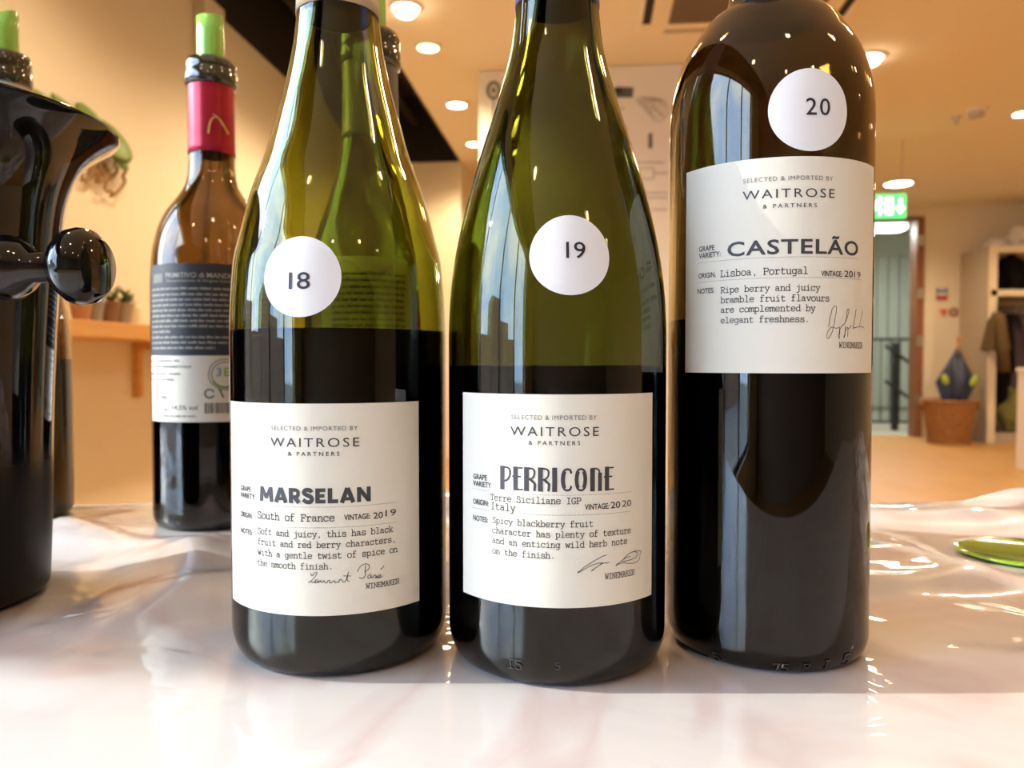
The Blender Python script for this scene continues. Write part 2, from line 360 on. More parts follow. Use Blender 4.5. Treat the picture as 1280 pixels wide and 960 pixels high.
# notices on the back wall
BWY = RY1
def wallrect(name, px0, py0, px1, py1, m, parent=None, off=.004, label=None, cat=None):
    a = hit(px0, py0, 1, BWY-off); c = hit(px1, py1, 1, BWY-off)
    b = bmesh.new(); bx(b, a.x, c.x, BWY-off, BWY-.0005, c.z, a.z); o = mesh_of(name, b, m, parent)
    if label: tag(o, label, cat)
    return o
s = wallrect('fire_action_notice', 1170.5, 360, 1184.5, 375.5, mat('notice_blue', (.10, .16, .42), .5), label='small blue and red fire action notice on the wall right of the doorway', cat='notice')
wallrect('red_band', 1171, 369.5, 1184, 375, mat('notice_red', (.55, .07, .04), .5), s, .006); wallrect('white_line', 1172, 366, 1183, 369, WHITEM, s, .006); wallrect('white_top_line', 1173, 360.8, 1182, 362.4, WHITEM, s, .006)
s = wallrect('warning_sign', 1173, 384, 1199, 397, mat('notice_cream', (.80, .62, .45), .5), label='cream notice with red marks below the blue notice', cat='notice')
RD = MATS['notice_red']; wallrect('red_mark', 1175, 387, 1184, 390, RD, s, .006); wallrect('red_mark', 1178, 390, 1182, 395, RD, s, .006)
b = bmesh.new(); a = hit(1192, 390.5, 1, BWY-.008); blob(b, a.x, a.z, .036, .036, lambda x, z: (x, BWY-.008, z), ring=.02); mesh_of('red_ring', b, RD, s)

# wardrobe with coats
WFY = RY1 - .62; WX0 = hit(1235, 400, 1, WFY).x
t = thing('open_wardrobe', 'open cream wardrobe shelf unit with coats near the right edge', 'wardrobe', (WX0, WFY, 0))
WX, WYd, WH = 1.7, .6, hit(1237, 307, 1, WFY).z
mesh_of('side_panel', box(0, .015, 0, WYd-.005, 0, WH), SIDEM, t)
mesh_of('front_stile', box(.0, .075, -.02, 0, 0, WH), CREAMM, t); mesh_of('top_rail', box(.075, WX, -.02, 0, WH-.075, WH), CREAMM, t)
mesh_of('top_panel', box(.015, WX, 0, WYd-.005, WH-.03, WH), CREAMM, t); mesh_of('back_panel', box(.015, WX, WYd-.02, WYd-.005, 0, WH-.03), SIDEM, t)
mesh_of('side_panel', box(WX-.02, WX, 0, WYd-.02, 0, WH-.03), SIDEM, t)
zs = hit(1250, 366, 1, WFY).z
mesh_of('shelf', box(.015, WX-.02, -.02, WYd-.02, zs-.03, zs+.03), CREAMM, t)
mesh_of('base_panel', box(.015, WX-.02, -.01, WYd-.02, 0, .10), SIDEM, t)
b = bmesh.new(); tube(b, [(.015, .28, zs-.09), (WX-.02, .28, zs-.09)], .015); mesh_of('hanging_rail', b, STEEL, t)
def coat(x, y, w, top, bot, m, label, rot=0.0, open_=.9, seed=0):
    o = thing('hanging_coat', label, 'coat', (WX0+x, WFY+y, top), rot)
    b = bmesh.new(); N, K = 40, 16; rings = []
    for k in range(K+1):
        f = k/K; z = -f*(top-bot); shoulder = min(1, .35+2.2*f) if f < .3 else 1.0
        ring = []
        for i in range(N):
            a = 2*PI*i/N; fold = 1 + .13*f*math.sin(5*a+seed) + .07*f*math.sin(9*a+seed*2)
            ring.append(b.verts.new((w*shoulder*fold*math.cos(a), (.07+.05*f)*fold*math.sin(a)*(.5+.5*min(1, 4*f)), z + .012*math.sin(4*a+seed)*(f > .9))))
        rings.append(ring)
    for A, B in zip(rings[:-1], rings[1:]):
        for i in range(N): b.faces.new((A[i], A[(i+1) % N], B[(i+1) % N], B[i]))
    b.faces.new(rings[0]); b.faces.new(rings[-1][::-1])
    mesh_of('body', b, m, o, True)
    for sgn in (-1, 1):
        b = bmesh.new(); tube(b, [(sgn*w*.55, 0, -.03), (sgn*w*.95, -.02, -.10), (sgn*w*1.12, -.04, -.32), (sgn*w*1.1, -.07, -.60)], .055, 12, .045); mesh_of('sleeve', b, m, o, True)
    b = bmesh.new(); tube(b, [(0, 0, .0), (0, 0, .05), (.02, 0, .075), (.0, 0, .098), (-.02, 0, .08)], .004, 6); mesh_of('hanger_hook', b, STEEL, o)
    return o
DK = lambda n, c: mat(n, c, .9, spec=.1)
ct = zs-.20
coat(.06, -.05, .10, ct, .95, DK('olive_tan_cloth', (.12, .08, .038)), 'olive tan jacket hanging out of the left of the wardrobe', 1.25, seed=1)
coat(.21, .29, .17, ct, .34, DK('black_cloth', (.006, .005, .006)), 'long black coat hanging beside the olive tan jacket', PI/2, seed=2)
coat(.42, .29, .17, ct, .55, DK('mauve_grey_cloth', (.10, .075, .075)), 'grey mauve coat hanging right of the long black coat', PI/2, seed=3)
coat(.63, .29, .17, ct, .45, DK('charcoal_cloth', (.03, .028, .03)), 'charcoal coat at the right edge of the wardrobe', PI/2, seed=4)
def soft(name, label, cat, loc, sx, sy, sz, m, seed=0, parts=None):
    b = bmesh.new(); bmesh.ops.create_icosphere(b, subdivisions=4, radius=1)
    for v in b.verts:
        n = noise.noise(v.co*1.7+Vector((seed, 0, 0)))*.35 + noise.noise(v.co*4+Vector((0, seed, 0)))*.12
        v.co = Vector((v.co.x*sx, v.co.y*sy, max(v.co.z, -.75)*sz))*(1+n)
    zmin = min(v.co.z for v in b.verts)
    for v in b.verts: v.co.z -= zmin
    o = mesh_of(name, b, m, None, True); o.location = loc; tag(o, label, cat); return o
soft('black_bag', 'crumpled black bag on the upper shelf of the wardrobe', 'bag', (WX0+.30, WFY+0.23, zs+.03), .21, .17, .19, DK('black_cloth', (0, 0, 0)), 3)
soft('olive_bag', 'olive green bag slumped at the bottom of the wardrobe', 'bag', (WX0+.36, WFY+.16, .10), 0.15, .11, .25, DK('olive_green_cloth', (.20, .19, .06)), 5)
soft('white_package', 'small white package on top of the wardrobe, left', 'package', (WX0+.22, WFY+0.30, WH), .10, .10, .06, WHITEM, 8)
soft('white_package', 'larger white package on top of the wardrobe, by the photo edge', 'package', (WX0+.48, WFY+0.25, WH), .17, .14, .13, WHITEM, 9)

# basket with umbrella
by_ = WFY-.06; bx_ = hit(1186, 520, 1, by_).x
WICK = mat('wicker', (.36, .17, .055), .7, noise_=((.24, .10, .03), 40, .35, .65, (1, 1, 1)))
t = thing('wicker_basket', 'round brown wicker basket on the floor beside the wardrobe', 'basket', (bx_, by_, 0))
BH = .445
def wav(r, z, a): return r*(1 + .018*math.sin(24*a)*math.sin(z*PI/.0225)), z
mesh_of('woven_wall', lathe([(0, .012)] + [(.185+.065*k/40, .012+(BH-.03)*k/40) for k in range(41)] + [(.235-.06*k/20, BH-.03-(BH-.06)*k/20) for k in range(21)] + [(0, .03)], 96, wav), WICK, t, True)
b = bmesh.new(); n = 60
tube(b, [((.247+.004*math.sin(k*PI))*math.cos(2*PI*k/n), .247*math.sin(2*PI*k/n), BH-.015+.003*(k % 2)) for k in range(n+1)], .016, 8); mesh_of('rim', b, WICK, t, True)
b = bmesh.new(); tube(b, [(.19*math.cos(2*PI*k/n), .19*math.sin(2*PI*k/n), .012) for k in range(n+1)], .012, 8); mesh_of('foot_ring', b, WICK, t, True)
for s_ in (-1, 1):
    b = bmesh.new(); tube(b, [(s_*.25, -.05, BH-.10), (s_*.275, -.04, BH-.05), (s_*.27, 0, BH-.02), (s_*.275, .04, BH-.05), (s_*.25, .05, BH-.10)], .01, 7); mesh_of('side_handle', b, WICK, t, True)
t = thing('umbrella', 'folded navy umbrella with lime patches standing in the wicker basket', 'umbrella', (bx_+.02, by_-.02, .045)); t.rotation_euler = (0, math.radians(3), 0)
def fold(r, z, a): return r*(1+.28*math.cos(4*a+.6)*(1 if z > .15 else .3)), z - (.06*math.cos(4*a+.6) if z > .5 else 0)
NV = mat('navy_nylon', (.035, .05, .10), .55)
mesh_of('canopy', lathe([(0, 0), (.012, .01), (.05, .2), (.10, .42), (.145, .62), (.11, .72), (.055, .82), (.018, .87), (0, .87)], 48, fold), NV, t, True)
LM = mat('lime_patch', (.38, .50, .05), .6)
for (ax, sx) in ((-.145, 1), (.125, -1)):
    b = bmesh.new(); bmesh.ops.create_uvsphere(b, u_segments=12, v_segments=8, radius=1)
    for v in b.verts: v.co = Vector((ax+v.co.x*.035+v.co.z*.015*-sx, -.10+v.co.y*.012, .60+v.co.z*.055))
    mesh_of('lime_panel', b, LM, t, True)
b = bmesh.new(); tube(b, [(0, 0, .85), (0, 0, 1.02)], .019, 10); tube(b, [(0, 0, 1.0), (.0, 0, 1.04)], .024, 10); mesh_of('wooden_handle', b, mat('handle_wood', (.42, .22, .09), .4), t, True)
b = bmesh.new(); tube(b, [(0, 0, -.01), (0, 0, .9)], .006, 8); mesh_of('shaft', b, STEEL, t)

# pale plinth cut by the right edge
h = hit(1271.5, 591, 2, 0); h2 = hit(1271.5, 460, 1, h.y)
t = thing('display_plinth', 'pale pink white counter end cut by the right edge of the photo', 'counter', (hit(1271.5, 500, 1, h.y+.3).x, h.y, 0))
mesh_of('body', box(0, .7, 0, .3, 0, h2.z-.03), WHITEM, t); mesh_of('top', box(-.01, .71, -.01, .31, h2.z-.03, h2.z, bev=.006), WHITEM, t)

# shelf on the left wall with pots
SX = -1.55
p1 = hit(150, 423, 0, SX); p2 = hit(150, 403, 0, SX)
t = thing('wall_shelf', 'long orange pine shelf on the left wall behind the bottles', 'shelf', (RX0, 2.6, p2.z))
mesh_of('board', box(.0, SX-RX0, -1.4, 1.15, p1.z-p2.z, 0, bev=.004), SHELFM, t)
for yy in (-.9, .3, .95):
    b = bmesh.new(); bx(b, 0, .2, yy, yy+.03, p1.z-p2.z-.03, p1.z-p2.z); bx(b, 0, .03, yy, yy+.03, p1.z-p2.z-.22, p1.z-p2.z-.03); mesh_of('bracket', b, SHELFM, t)
SH = p2.z
LEAFM = mat('leaf_green', (.09, .16, .03), .6)
POTC = [('terracotta_pot', (.45, .22, .10)), ('grey_pot', (.32, .30, .28)), ('brown_pot', (.26, .14, .08)), ('taupe_pot', (.38, .30, .24))]
pl_desc = ['small bushy potted plant left of the black knob', 'terracotta potted plant half hidden behind the black knob', 'dark grey potted plant just under the black knob', 'taupe potted plant at the right end of the row']
for i, px in enumerate((101, 118, 137, 155)):
    q = hit(px, 392, 0, -1.63); s = .043*(1.15 if i == 0 else 1)
    t = thing('potted_plant', pl_desc[i]+' on the wall shelf', 'potted plant', (q.x, q.y, SH), group='small pots on the wall shelf')
    mesh_of('pot', lathe([(0, 0), (s*.5, 0), (s*.72, s*1.5), (s*.8, s*1.5), (s*.8, s*1.75), (s*.66, s*1.75), (s*.6, s*1.5), (0, s*1.5)], 24), mat(*POTC[i], .7), t, False)
    b = bmesh.new()
    for k in range(22):
        a = random.uniform(0, 2*PI); r = random.uniform(.1, 1)*s; h_ = random.uniform(.3, 1.3)*s
        c = Vector((r*math.cos(a), r*math.sin(a), s*1.5+h_)); u = Vector((math.cos(a), math.sin(a), .5)).normalized()*s*.5; w = Vector((-math.sin(a), math.cos(a), 0))*s*.2
        b.faces.new([b.verts.new(c+v) for v in (-u, w, u, -w)])
        tube(b, [(0, 0, s*1.4), c], .0012, 4)
    o = mesh_of('foliage', b, LEAFM, t); o['kind'] = 'stuff'
q = hit(164, 393, 0, -1.63)
t = thing('cream_jar', 'pale cream jar at the right of the row of pots on the shelf', 'jar', (q.x, q.y, SH))
mesh_of('body', lathe([(0, 0), (.032, 0), (.034, .06), (.028, .075), (0, .075)], 24), CREAMM, t); mesh_of('lid', lathe([(0, .075), (.03, .075), (.03, .09), (0, .09)], 24), WHITEM, t)
# wall plant: round leaves on curling brown stems
q = hit(100, 160, 0, RX0)
t = thing('wall_plant', 'wall decoration of round green leaves on curling brown stems above the black cooler', 'wall plant', q)
LG = mat('round_leaf', (.16, .26, .05), .5); ST = mat('brown_stem', (.35, .22, .10), .8)
for (px, py, r) in ((28, 112, 13), (54, 128, 16), (84, 140, 17), (115, 154, 17), (139, 176, 19), (148, 195, 12)):
    c = hit(px, py, 0, RX0+.05); rr = (hit(px+r, py, 0, RX0+.05)-c).length*.95
    b = lathe([(0, .25*rr), (rr*.4, .22*rr), (rr*.8, .1*rr), (rr, 0), (rr*.8, .04*rr), (0, .12*rr)], 24)
    bmesh.ops.rotate(b, verts=b.verts, cent=(0, 0, 0), matrix=Matrix.Rotation(random.uniform(.9, 1.2), 3, 'Y')@Matrix.Rotation(random.uniform(-.3, .3), 3, 'X'))
    bmesh.ops.translate(b, verts=b.verts, vec=c-q); mesh_of('leaf', b, LG, t, True)
    b = bmesh.new(); tube(b, [c-q, (c-q)+Vector((-.02, .0, -.04)), (c-q)+Vector((-.05, .01, -.06))], .003, 5); mesh_of('leaf_stalk', b, ST, t, True)
for (pts) in (((106, 200), (114, 222), (120, 198), (127, 226), (130, 205)), ((130, 205), (134, 240), (142, 244), (152, 235), (157, 215), (150, 190)), ((140, 180), (146, 210), (138, 225), (128, 215)), ((96, 214), (106, 226), (118, 216), (124, 228), (140, 218))):
    b = bmesh.new(); P3 = [hit(*p, 0, RX0+.03)-q for p in pts]; Q = []
    for i in range(len(P3)-1):
        for k in range(5): Q.append(P3[i].lerp(P3[i+1], k/5)+Vector((.01*math.sin(k), 0, .006*math.sin(k*1.3))))
    tube(b, Q+[P3[-1]], .006, 6); mesh_of('curled_stem', b, ST, t, True)

# ------------------------------------------------------------------ table and cloth
TT = thing('tasting_table', 'long tasting table carrying the wine bottles', 'table', C(0, .28, 0), TH)
mesh_of('tabletop', box(-.95, .95, -.30, .305, TZ-.045, TZ-.006, bev=.004), WHITEM, TT)
for sx in (-.85, .85):
    for sy in (-.22, .23): mesh_of('leg', box(sx-.025, sx+.025, sy-.025, sy+.025, 0, TZ-.045), BROWNW, TT)
CLOTH = mat('glossy_vinyl_cloth', (.76, .73, .71), .38, coat=1.0, coat_r=.02)
nt = CLOTH.node_tree; pb = nt.nodes['Principled BSDF']; tcn = nt.nodes.new('ShaderNodeTexCoord')
nz = nt.nodes.new('ShaderNodeTexNoise'); nz.inputs['Scale'].default_value = 6; nz.inputs['Detail'].default_value = 3; nz.inputs['Distortion'].default_value = 1.6
rp = nt.nodes.new('ShaderNodeValToRGB'); rp.color_ramp.elements[0].position = .44; rp.color_ramp.elements[0].color = (.63, .585, .57, 1)
rp.color_ramp.elements[1].position = .56; rp.color_ramp.elements[1].color = (.63, .585, .57, 1)
e = rp.color_ramp.elements.new(.5); e.color = (.57, .475, .46, 1)
nt.links.new(tcn.outputs['Object'], nz.inputs['Vector']); nt.links.new(nz.outputs['Fac'], rp.inputs['Fac']); nt.links.new(rp.outputs['Color'], pb.inputs['Base Color'])
nb = nt.nodes.new('ShaderNodeTexNoise'); nb.inputs['Scale'].default_value = 22; nb.inputs['Detail'].default_value = 2; nb.inputs['Distortion'].default_value = 1.0
bp = nt.nodes.new('ShaderNodeBump'); bp.inputs['Strength'].default_value = .25; bp.inputs['Distance'].default_value = .004
nt.links.new(tcn.outputs['Object'], nb.inputs['Vector']); nt.links.new(nb.outputs['Fac'], bp.inputs['Height']); nt.links.new(bp.outputs['Normal'], pb.inputs['Coat Normal'])

# bottle places in tabletop coordinates: x, y
B18 = (-.0671, .3006); B19 = (.0170, .2927); B20 = (.1002, .3027)
BP = (-.2054, .530); BQ = (-.0816, .450); BL = (-.3560, .545); BUCK = (-.270, .350); COAST = (.2900, .432)
FLAT = [(B18, .055), (B19, .055), (B20, .055), (BP, .055), (BQ, .055), (BL, .055), (BUCK, .075), (COAST, .045)]
def cloth_z(x, y):
    amp = .0090*max(0, min(1, (y-.27)/.12)) if x > -.12 and x < .15 else .0090*max(0, min(1, (y-.24)/.14))
    m = 1.0
    for (c, r) in FLAT:
        d = math.hypot(x-c[0], y-c[1]); m = min(m, max(0, min(1, (d-r)/.04)))
    v = Vector((x*7, y*13, 0)); n = noise.noise(v)+.5*noise.noise(v*2.3+Vector((3, 1, 0)))
    rid = 1-abs(noise.noise(Vector((x*5+2, y*11, 4))))*2
    return amp*m*max(0, .55+.7*n) + amp*m*.8*max(0, rid-.5)*2
bm = bmesh.new(); NX, NY = 300, 150; X0, X1, Y0, Y1 = -.96, .96, -.025, .59
grid = []
ext = [(-.012, -.006), (-.014, -.02), (-.015, -.09), (-.022, -.18), (-.018, -.26)]
for j in range(NY+1):
    y = Y0+(Y1-Y0)*j/NY; row = []
    for i in range(NX+1):
        x = X0+(X1-X0)*i/NX; row.append(bm.verts.new((x, y-.28, TZ+cloth_z(x, y)*(1 if y < Y1-.01 else .3))))
    grid.append(row)
for (s_, base, side) in ((1, grid[-1], 1), (-1, grid[0], -1)):
    prev = base
    for (dy, dz) in ext:
        row = []
        for i, v in enumerate(base):
            x = X0+(X1-X0)*i/NX; wv = .012*math.sin(x*38)*min(1, -dz/.1)
            row.append(bm.verts.new((x, v.co.y - s_*(dy) + s_*max(0, wv), TZ+dz)))
        for i in range(NX):
            bm.faces.new((prev[i], prev[i+1], row[i+1], row[i]) if s_ > 0 else (prev[i+1], prev[i], row[i], row[i+1]))
        prev = row
for j in range(NY):
    for i in range(NX): bm.faces.new((grid[j][i], grid[j][i+1], grid[j+1][i+1], grid[j+1][i]))
bmesh.ops.recalc_face_normals(bm, faces=bm.faces)
o = mesh_of('tablecloth', bm, CLOTH, None, True); o.location = C(0, .28, 0); o.rotation_euler = (0, 0, TH)
tag(o, 'glossy white and pale pink plastic cloth wrinkled over the table', 'tablecloth')

# ------------------------------------------------------------------ typewriter strokes
GLY = {
'a': 'c.9,4.1 1.6,5 3.3,5 4.2,4.2 4.2,3;l4.2,3.6 4.2,.5 5.3,0;c4.2,2.9 2.2,3 .8,2.2 .8,.7 2.2,-.1 4.2,1.1',
'b': 'l.2,7.6 1.2,7.6 1.2,0 .3,0;c1.2,3.6 2.6,5.1 4.9,4.6 5.3,2.5 4.9,.3 2.6,-.1 1.2,1.2',
'c': 'c5,3.6 4.6,4.8 2.8,5.2 .9,4.4 .6,2.3 1.1,.5 3,-.2 5.2,.9;l5,5 5,3.5',
'd': 'l3.8,7.6 4.8,7.6 4.8,0 5.8,0;c4.8,3.6 3.4,5.1 1.1,4.6 .6,2.5 1.1,.3 3.4,-.1 4.8,1.2',
'e': 'c.8,2.7 5.2,2.7 5,4.6 3,5.3 1,4.6 .6,2.4 1.2,.2 3.2,-.2 5.2,.9',
'f': 'c5,7 4.2,7.8 2.4,7.5 2.2,6 2.2,4;l2.2,5 2.2,0;l.9,4.8 4.5,4.8;l.9,0 4,0',
'g': 'c4.6,3.5 3.3,5.1 1.1,4.7 .6,2.6 1.1,.5 3.3,.1 4.6,1.6;l5.6,4.9 4.7,4.9 4.7,0;c4.7,.3 4.6,-1.6 3.2,-2.3 1.2,-2.2',
'h': 'l.2,7.6 1.2,7.6 1.2,0;l.2,0 2.2,0;c1.2,3.4 2.6,5.2 4.3,4.8 4.7,3.4 4.7,1;l4.7,2.5 4.7,0;l3.8,0 5.7,0',
'i': 'l1.3,4.9 3.1,4.9 3.1,0;l1,0 5.1,0;l2.9,6.6 3.2,7.1',
'j': 'l1.6,4.9 4,4.9 4,0;c4,.5 3.9,-1.6 2.8,-2.3 1,-2.2;l3.8,6.6 4.1,7.1',
'k': 'l.2,7.6 1.2,7.6 1.2,0;l.3,0 2.1,0;l1.2,1.8 4.6,4.9;l2.6,3.1 5,0;l3.6,4.9 5.2,4.9;l4,0 5.7,0',
'l': 'l1.2,7.6 3,7.6 3,0;l.9,0 5.1,0',
'm': 'l-.1,4.9 .7,4.9 .7,0;c.7,3.6 1.8,5.2 2.9,4.6 3,3 3,1;l3,3 3,0;c3,3.6 4.1,5.2 5.2,4.6 5.3,3 5.3,1;l5.3,3 5.3,0;l0,0 1.3,0;l4.8,0 6,0',
'n': 'l.2,4.9 1.2,4.9 1.2,0;l.2,0 2.2,0;c1.2,3.4 2.6,5.2 4.3,4.8 4.7,3.4 4.7,1;l4.7,2.5 4.7,0;l3.8,0 5.7,0',
'o': 'c3,5.1 1.2,4.8 .6,2.5 1.2,.1 3,-.15 4.8,.1 5.4,2.5 4.8,4.8 3,5.1',
'p': 'l.2,4.9 1.2,4.9 1.2,-2.4;l.2,-2.4 2.4,-2.4;c1.2,3.6 2.6,5.1 4.9,4.6 5.3,2.5 4.9,.3 2.6,-.1 1.2,1.2',
'r': 'l.6,4.9 2,4.9 2,0;l.7,0 4,0;c2,3 3.2,5.2 5,4.9 5.3,4',
's': 'c4.7,4.2 3.5,5.3 1.1,4.9 1.1,3 3.2,2.6 5,2.2 5,-.1 2.6,-.3 .9,.6;l4.8,5 4.8,3.8;l.9,0 .9,1.4',
't': 'l2,6.8 2,1.5;c2,2 2.1,.2 3.4,-.2 5.2,.6;l.7,4.9 4.8,4.9',
'u': 'l.2,4.9 1.2,4.9 1.2,2;c1.2,2.8 1.3,.1 2.8,-.2 4.7,1.2;l3.7,4.9 4.7,4.9 4.7,0 5.7,0',
'v': 'l.8,4.9 3,0 5.2,4.9;l.1,4.9 1.9,4.9;l4.1,4.9 5.9,4.9',
'w': 'l.6,4.9 1.6,0 3,4.2 4.4,0 5.4,4.9;l-.1,4.9 1.5,4.9;l4.5,4.9 6.1,4.9',
'x': 'l.9,4.9 5.1,0;l5.1,4.9 .9,0;l.2,4.9 1.9,4.9;l4.1,4.9 5.8,4.9;l.2,0 1.9,0;l4.1,0 5.8,0',
'y': 'l.9,4.9 3.2,0;l5.2,4.9 2.3,-2.3 .8,-2.3;l.2,4.9 1.9,4.9;l4.1,4.9 5.9,4.9',
'.': 'l2.7,.2 3.3,.2;l2.7,.6 3.3,.6', ',': 'l3.1,.7 3.2,-.2 2.4,-1.4',
'S': 'c4.9,5.6 4,7.3 1.2,6.9 1,4.4 3.2,3.8 5.1,3 5,-.1 2.6,-.3 .9,1;l4.9,7 4.9,5.4;l.9,0 .9,1.6',
'F': 'l1.4,7 1.4,0;l.4,7 5.4,7 5.4,5.2;l1.4,3.6 4,3.6;l4,4.5 4,2.7;l.4,0 3,0',
'T': 'l3,7 3,0;l.5,5.2 .5,7 5.5,7 5.5,5.2;l1.8,0 4.2,0', 'I': 'l3,7 3,0;l1.2,7 4.8,7;l1.2,0 4.8,0',
'G': 'c5,5.6 4.4,7.2 2.6,7.1 .7,5.6 .6,2.6 1.8,0 3.6,-.2 5,.7;l5,.4 5,2.8;l3.4,2.8 5.8,2.8;l5,7 5,5.4',
'P': 'l1.3,7 1.3,0;l.4,0 2.8,0;c.4,7 3,7 5.2,6.8 5.5,5.2 5,3.4 3,3.3 1.3,3.3', 'L': 'l1.6,7 1.6,0;l.6,7 3,7;l.6,0 5.4,0 5.4,2',
'R': 'l1.3,7 1.3,0;l.3,0 2.5,0;c.3,7 3,7 4.9,6.9 5.2,5.3 4.8,3.7 3,3.6 1.3,3.6;l3,3.6 5,0 5.9,0',
'W': 'l.7,7 1.5,0 3,5 4.5,0 5.3,7;l0,7 1.6,7;l4.4,7 6,7', 'N': 'l1,0 1,7 5,0 5,7;l.1,7 1,7;l4.2,7 5.9,7;l.2,0 1.9,0',
'E': 'l1.3,7 1.3,0;l.4,7 5.2,7 5.2,5.3;l1.3,3.6 3.8,3.6;l.4,0 5.4,0 5.4,1.8', 'M': 'l.9,0 .9,7 3,2.5 5.1,7 5.1,0;l0,7 1,7;l5,7 6,7;l.1,0 1.8,0;l4.2,0 5.9,0',
'A': 'l.9,0 3,7 5.1,0;l1.7,2.4 4.3,2.4;l1.8,7 3,7;l.1,0 2,0;l4,0 5.9,0', 'K': 'l1.2,7 1.2,0;l.3,0 2.2,0;l.3,7 2.2,7;l1.2,2.8 5,7;l2.6,4.4 5.1,0;l4,7 5.7,7;l4.2,0 5.9,0',
}
def chaikin(p, n=2):
    for _ in range(n):
        q = [p[0]]
        for a, b in zip(p[:-1], p[1:]):
            q += [(a[0]*.75+b[0]*.25, a[1]*.75+b[1]*.25), (a[0]*.25+b[0]*.75, a[1]*.25+b[1]*.75)]
        p = q+[p[-1]]
    return p
def parse(s):
    out = []
    for st in s.split(';'):
        p = [tuple(float(v) for v in q.split(',')) for q in st[1:].split(' ')]
        out.append(chaikin(p, 2 if len(p) < 6 else 1) if st[0] == 'c' else p)
    return out
GP = {k: parse(v) for k, v in GLY.items()}
# art-deco capitals: (stroke, width) in a 0..10 high box
DECO = {'P': (3.9, [([(.8, 0), (.8, 10)], 1.75), ([(1.6, 9.75), (3.4, 9.6), (3.95, 8), (3.8, 5.6), (2.6, 3.9), (1.5, 3.7)], .65)]),
 'E': (3.6, [([(1.2, 0), (1.2, 10)], 1.7), ([(1.2, 9.75), (3.9, 9.75)], .55), ([(.0, 5.9), (3.3, 5.9)], .55), ([(1.2, .25), (4.0, .25)], .55)]),
 'R': (4.1, [([(.8, 0), (.8, 10)], 1.75), ([(1.6, 9.75), (3.3, 9.6), (3.8, 8.2), (3.5, 6.2), (2.4, 5), (1.5, 4.9)], .65), ([(2.2, 5), (3.9, 3), (3.7, 0)], .9)]),
 'I': (1.7, [([(.8, 0), (.8, 10)], 1.75)]),
 'C': (4.0, [([(1.5, 8.4), (1.15, 7), (1.0, 5), (1.15, 3), (1.5, 1.6)], 1.4), ([(1.2, 8.2), (1.6, 9.2), (2.6, 9.7), (3.7, 9.3), (4.0, 7.8)], .75), ([(1.2, 1.8), (1.6, .8), (2.6, .3), (3.7, .7), (4.0, 2.2)], .75)]),
 'O': (5.0, [([(1.4, 8.4), (1.05, 7), (.9, 5), (1.05, 3), (1.4, 1.6)], 1.35), ([(3.6, 8.4), (3.95, 7), (4.1, 5), (3.95, 3), (3.6, 1.6)], 1.35), ([(1.1, 8.2), (1.5, 9.3), (2.5, 9.7), (3.5, 9.3), (3.9, 8.2)], .75), ([(1.1, 1.8), (1.5, .7), (2.5, .3), (3.5, .7), (3.9, 1.8)], .75)]),
 'N': (4.2, [([(.8, 0), (.8, 9.6)], 1.75), ([(.5, 9.6), (2.2, 9.75), (3.3, 9), (3.6, 7)], .6), ([(3.6, 7.6), (3.6, 0)], 1.5)])}
def stroke_items(text, adv=6.0):
    "-> list of (polyline, width) and total width; x-height units"
    out = []; x = 0
    for ch in text:
        for pl in GP.get(ch, []): out.append(([(p[0]+x, p[1]) for p in pl], .92))
        x += adv
    return out, x
HEAVY = {'M': (10.2, [([(1.3, .3), (1.9, 9.7)], 2.5), ([(2.2, 8.9), (5.2, 2.6)], 2.2), ([(5.2, 2.6), (8.2, 8.9)], 2.2), ([(8.5, 9.7), (9.1, .3)], 2.5)]),
 'A': (8.8, [([(1.2, .3), (4.2, 9.6)], 2.5), ([(4.6, 9.6), (7.6, .3)], 2.5), ([(2.4, 2.6), (6.4, 2.6)], 1.9)]),
 'R': (7.2, [([(1.3, .3), (1.3, 9.7)], 2.6), ([(1.6, 8.8), (4.4, 8.9), (5.9, 7.9), (5.7, 4.9), (4.2, 4.0), (1.6, 4.1)], 2.1), ([(3.5, 4.2), (6.1, .5)], 2.6)]),
 'S': (7.0, [([(5.7, 7.6), (4.9, 9.0), (1.9, 9.1), (1.0, 6.8), (3.2, 5.3), (6.0, 4.3), (5.7, .9), (2.8, .7), (.9, 2.3)], 2.4)]),
 'E': (6.2, [([(1.3, .3), (1.3, 9.7)], 2.6), ([(1.3, 8.8), (5.6, 8.8)], 2.2), ([(1.3, 5), (5.1, 5)], 2.0), ([(1.3, 1.2), (5.6, 1.2)], 2.2)]),
 'L': (6.0, [([(1.3, .3), (1.3, 9.7)], 2.6), ([(1.3, 1.2), (5.6, 1.2)], 2.3)]),
 'N': (8.4, [([(1.3, .3), (1.3, 9.7)], 2.4), ([(1.6, 8.9), (6.8, 1.1)], 2.4), ([(7.1, .3), (7.1, 9.7)], 2.4)])}
def deco_items(text, tab=None):
    out = []; x = 0
    for ch in text:
        w, sts = (tab or DECO)[ch]
        for (p, sw) in sts: out.append(([(q[0]+x, q[1]) for q in (chaikin(p) if len(p) > 3 else p)], sw))
        x += w+.95
    return out, x

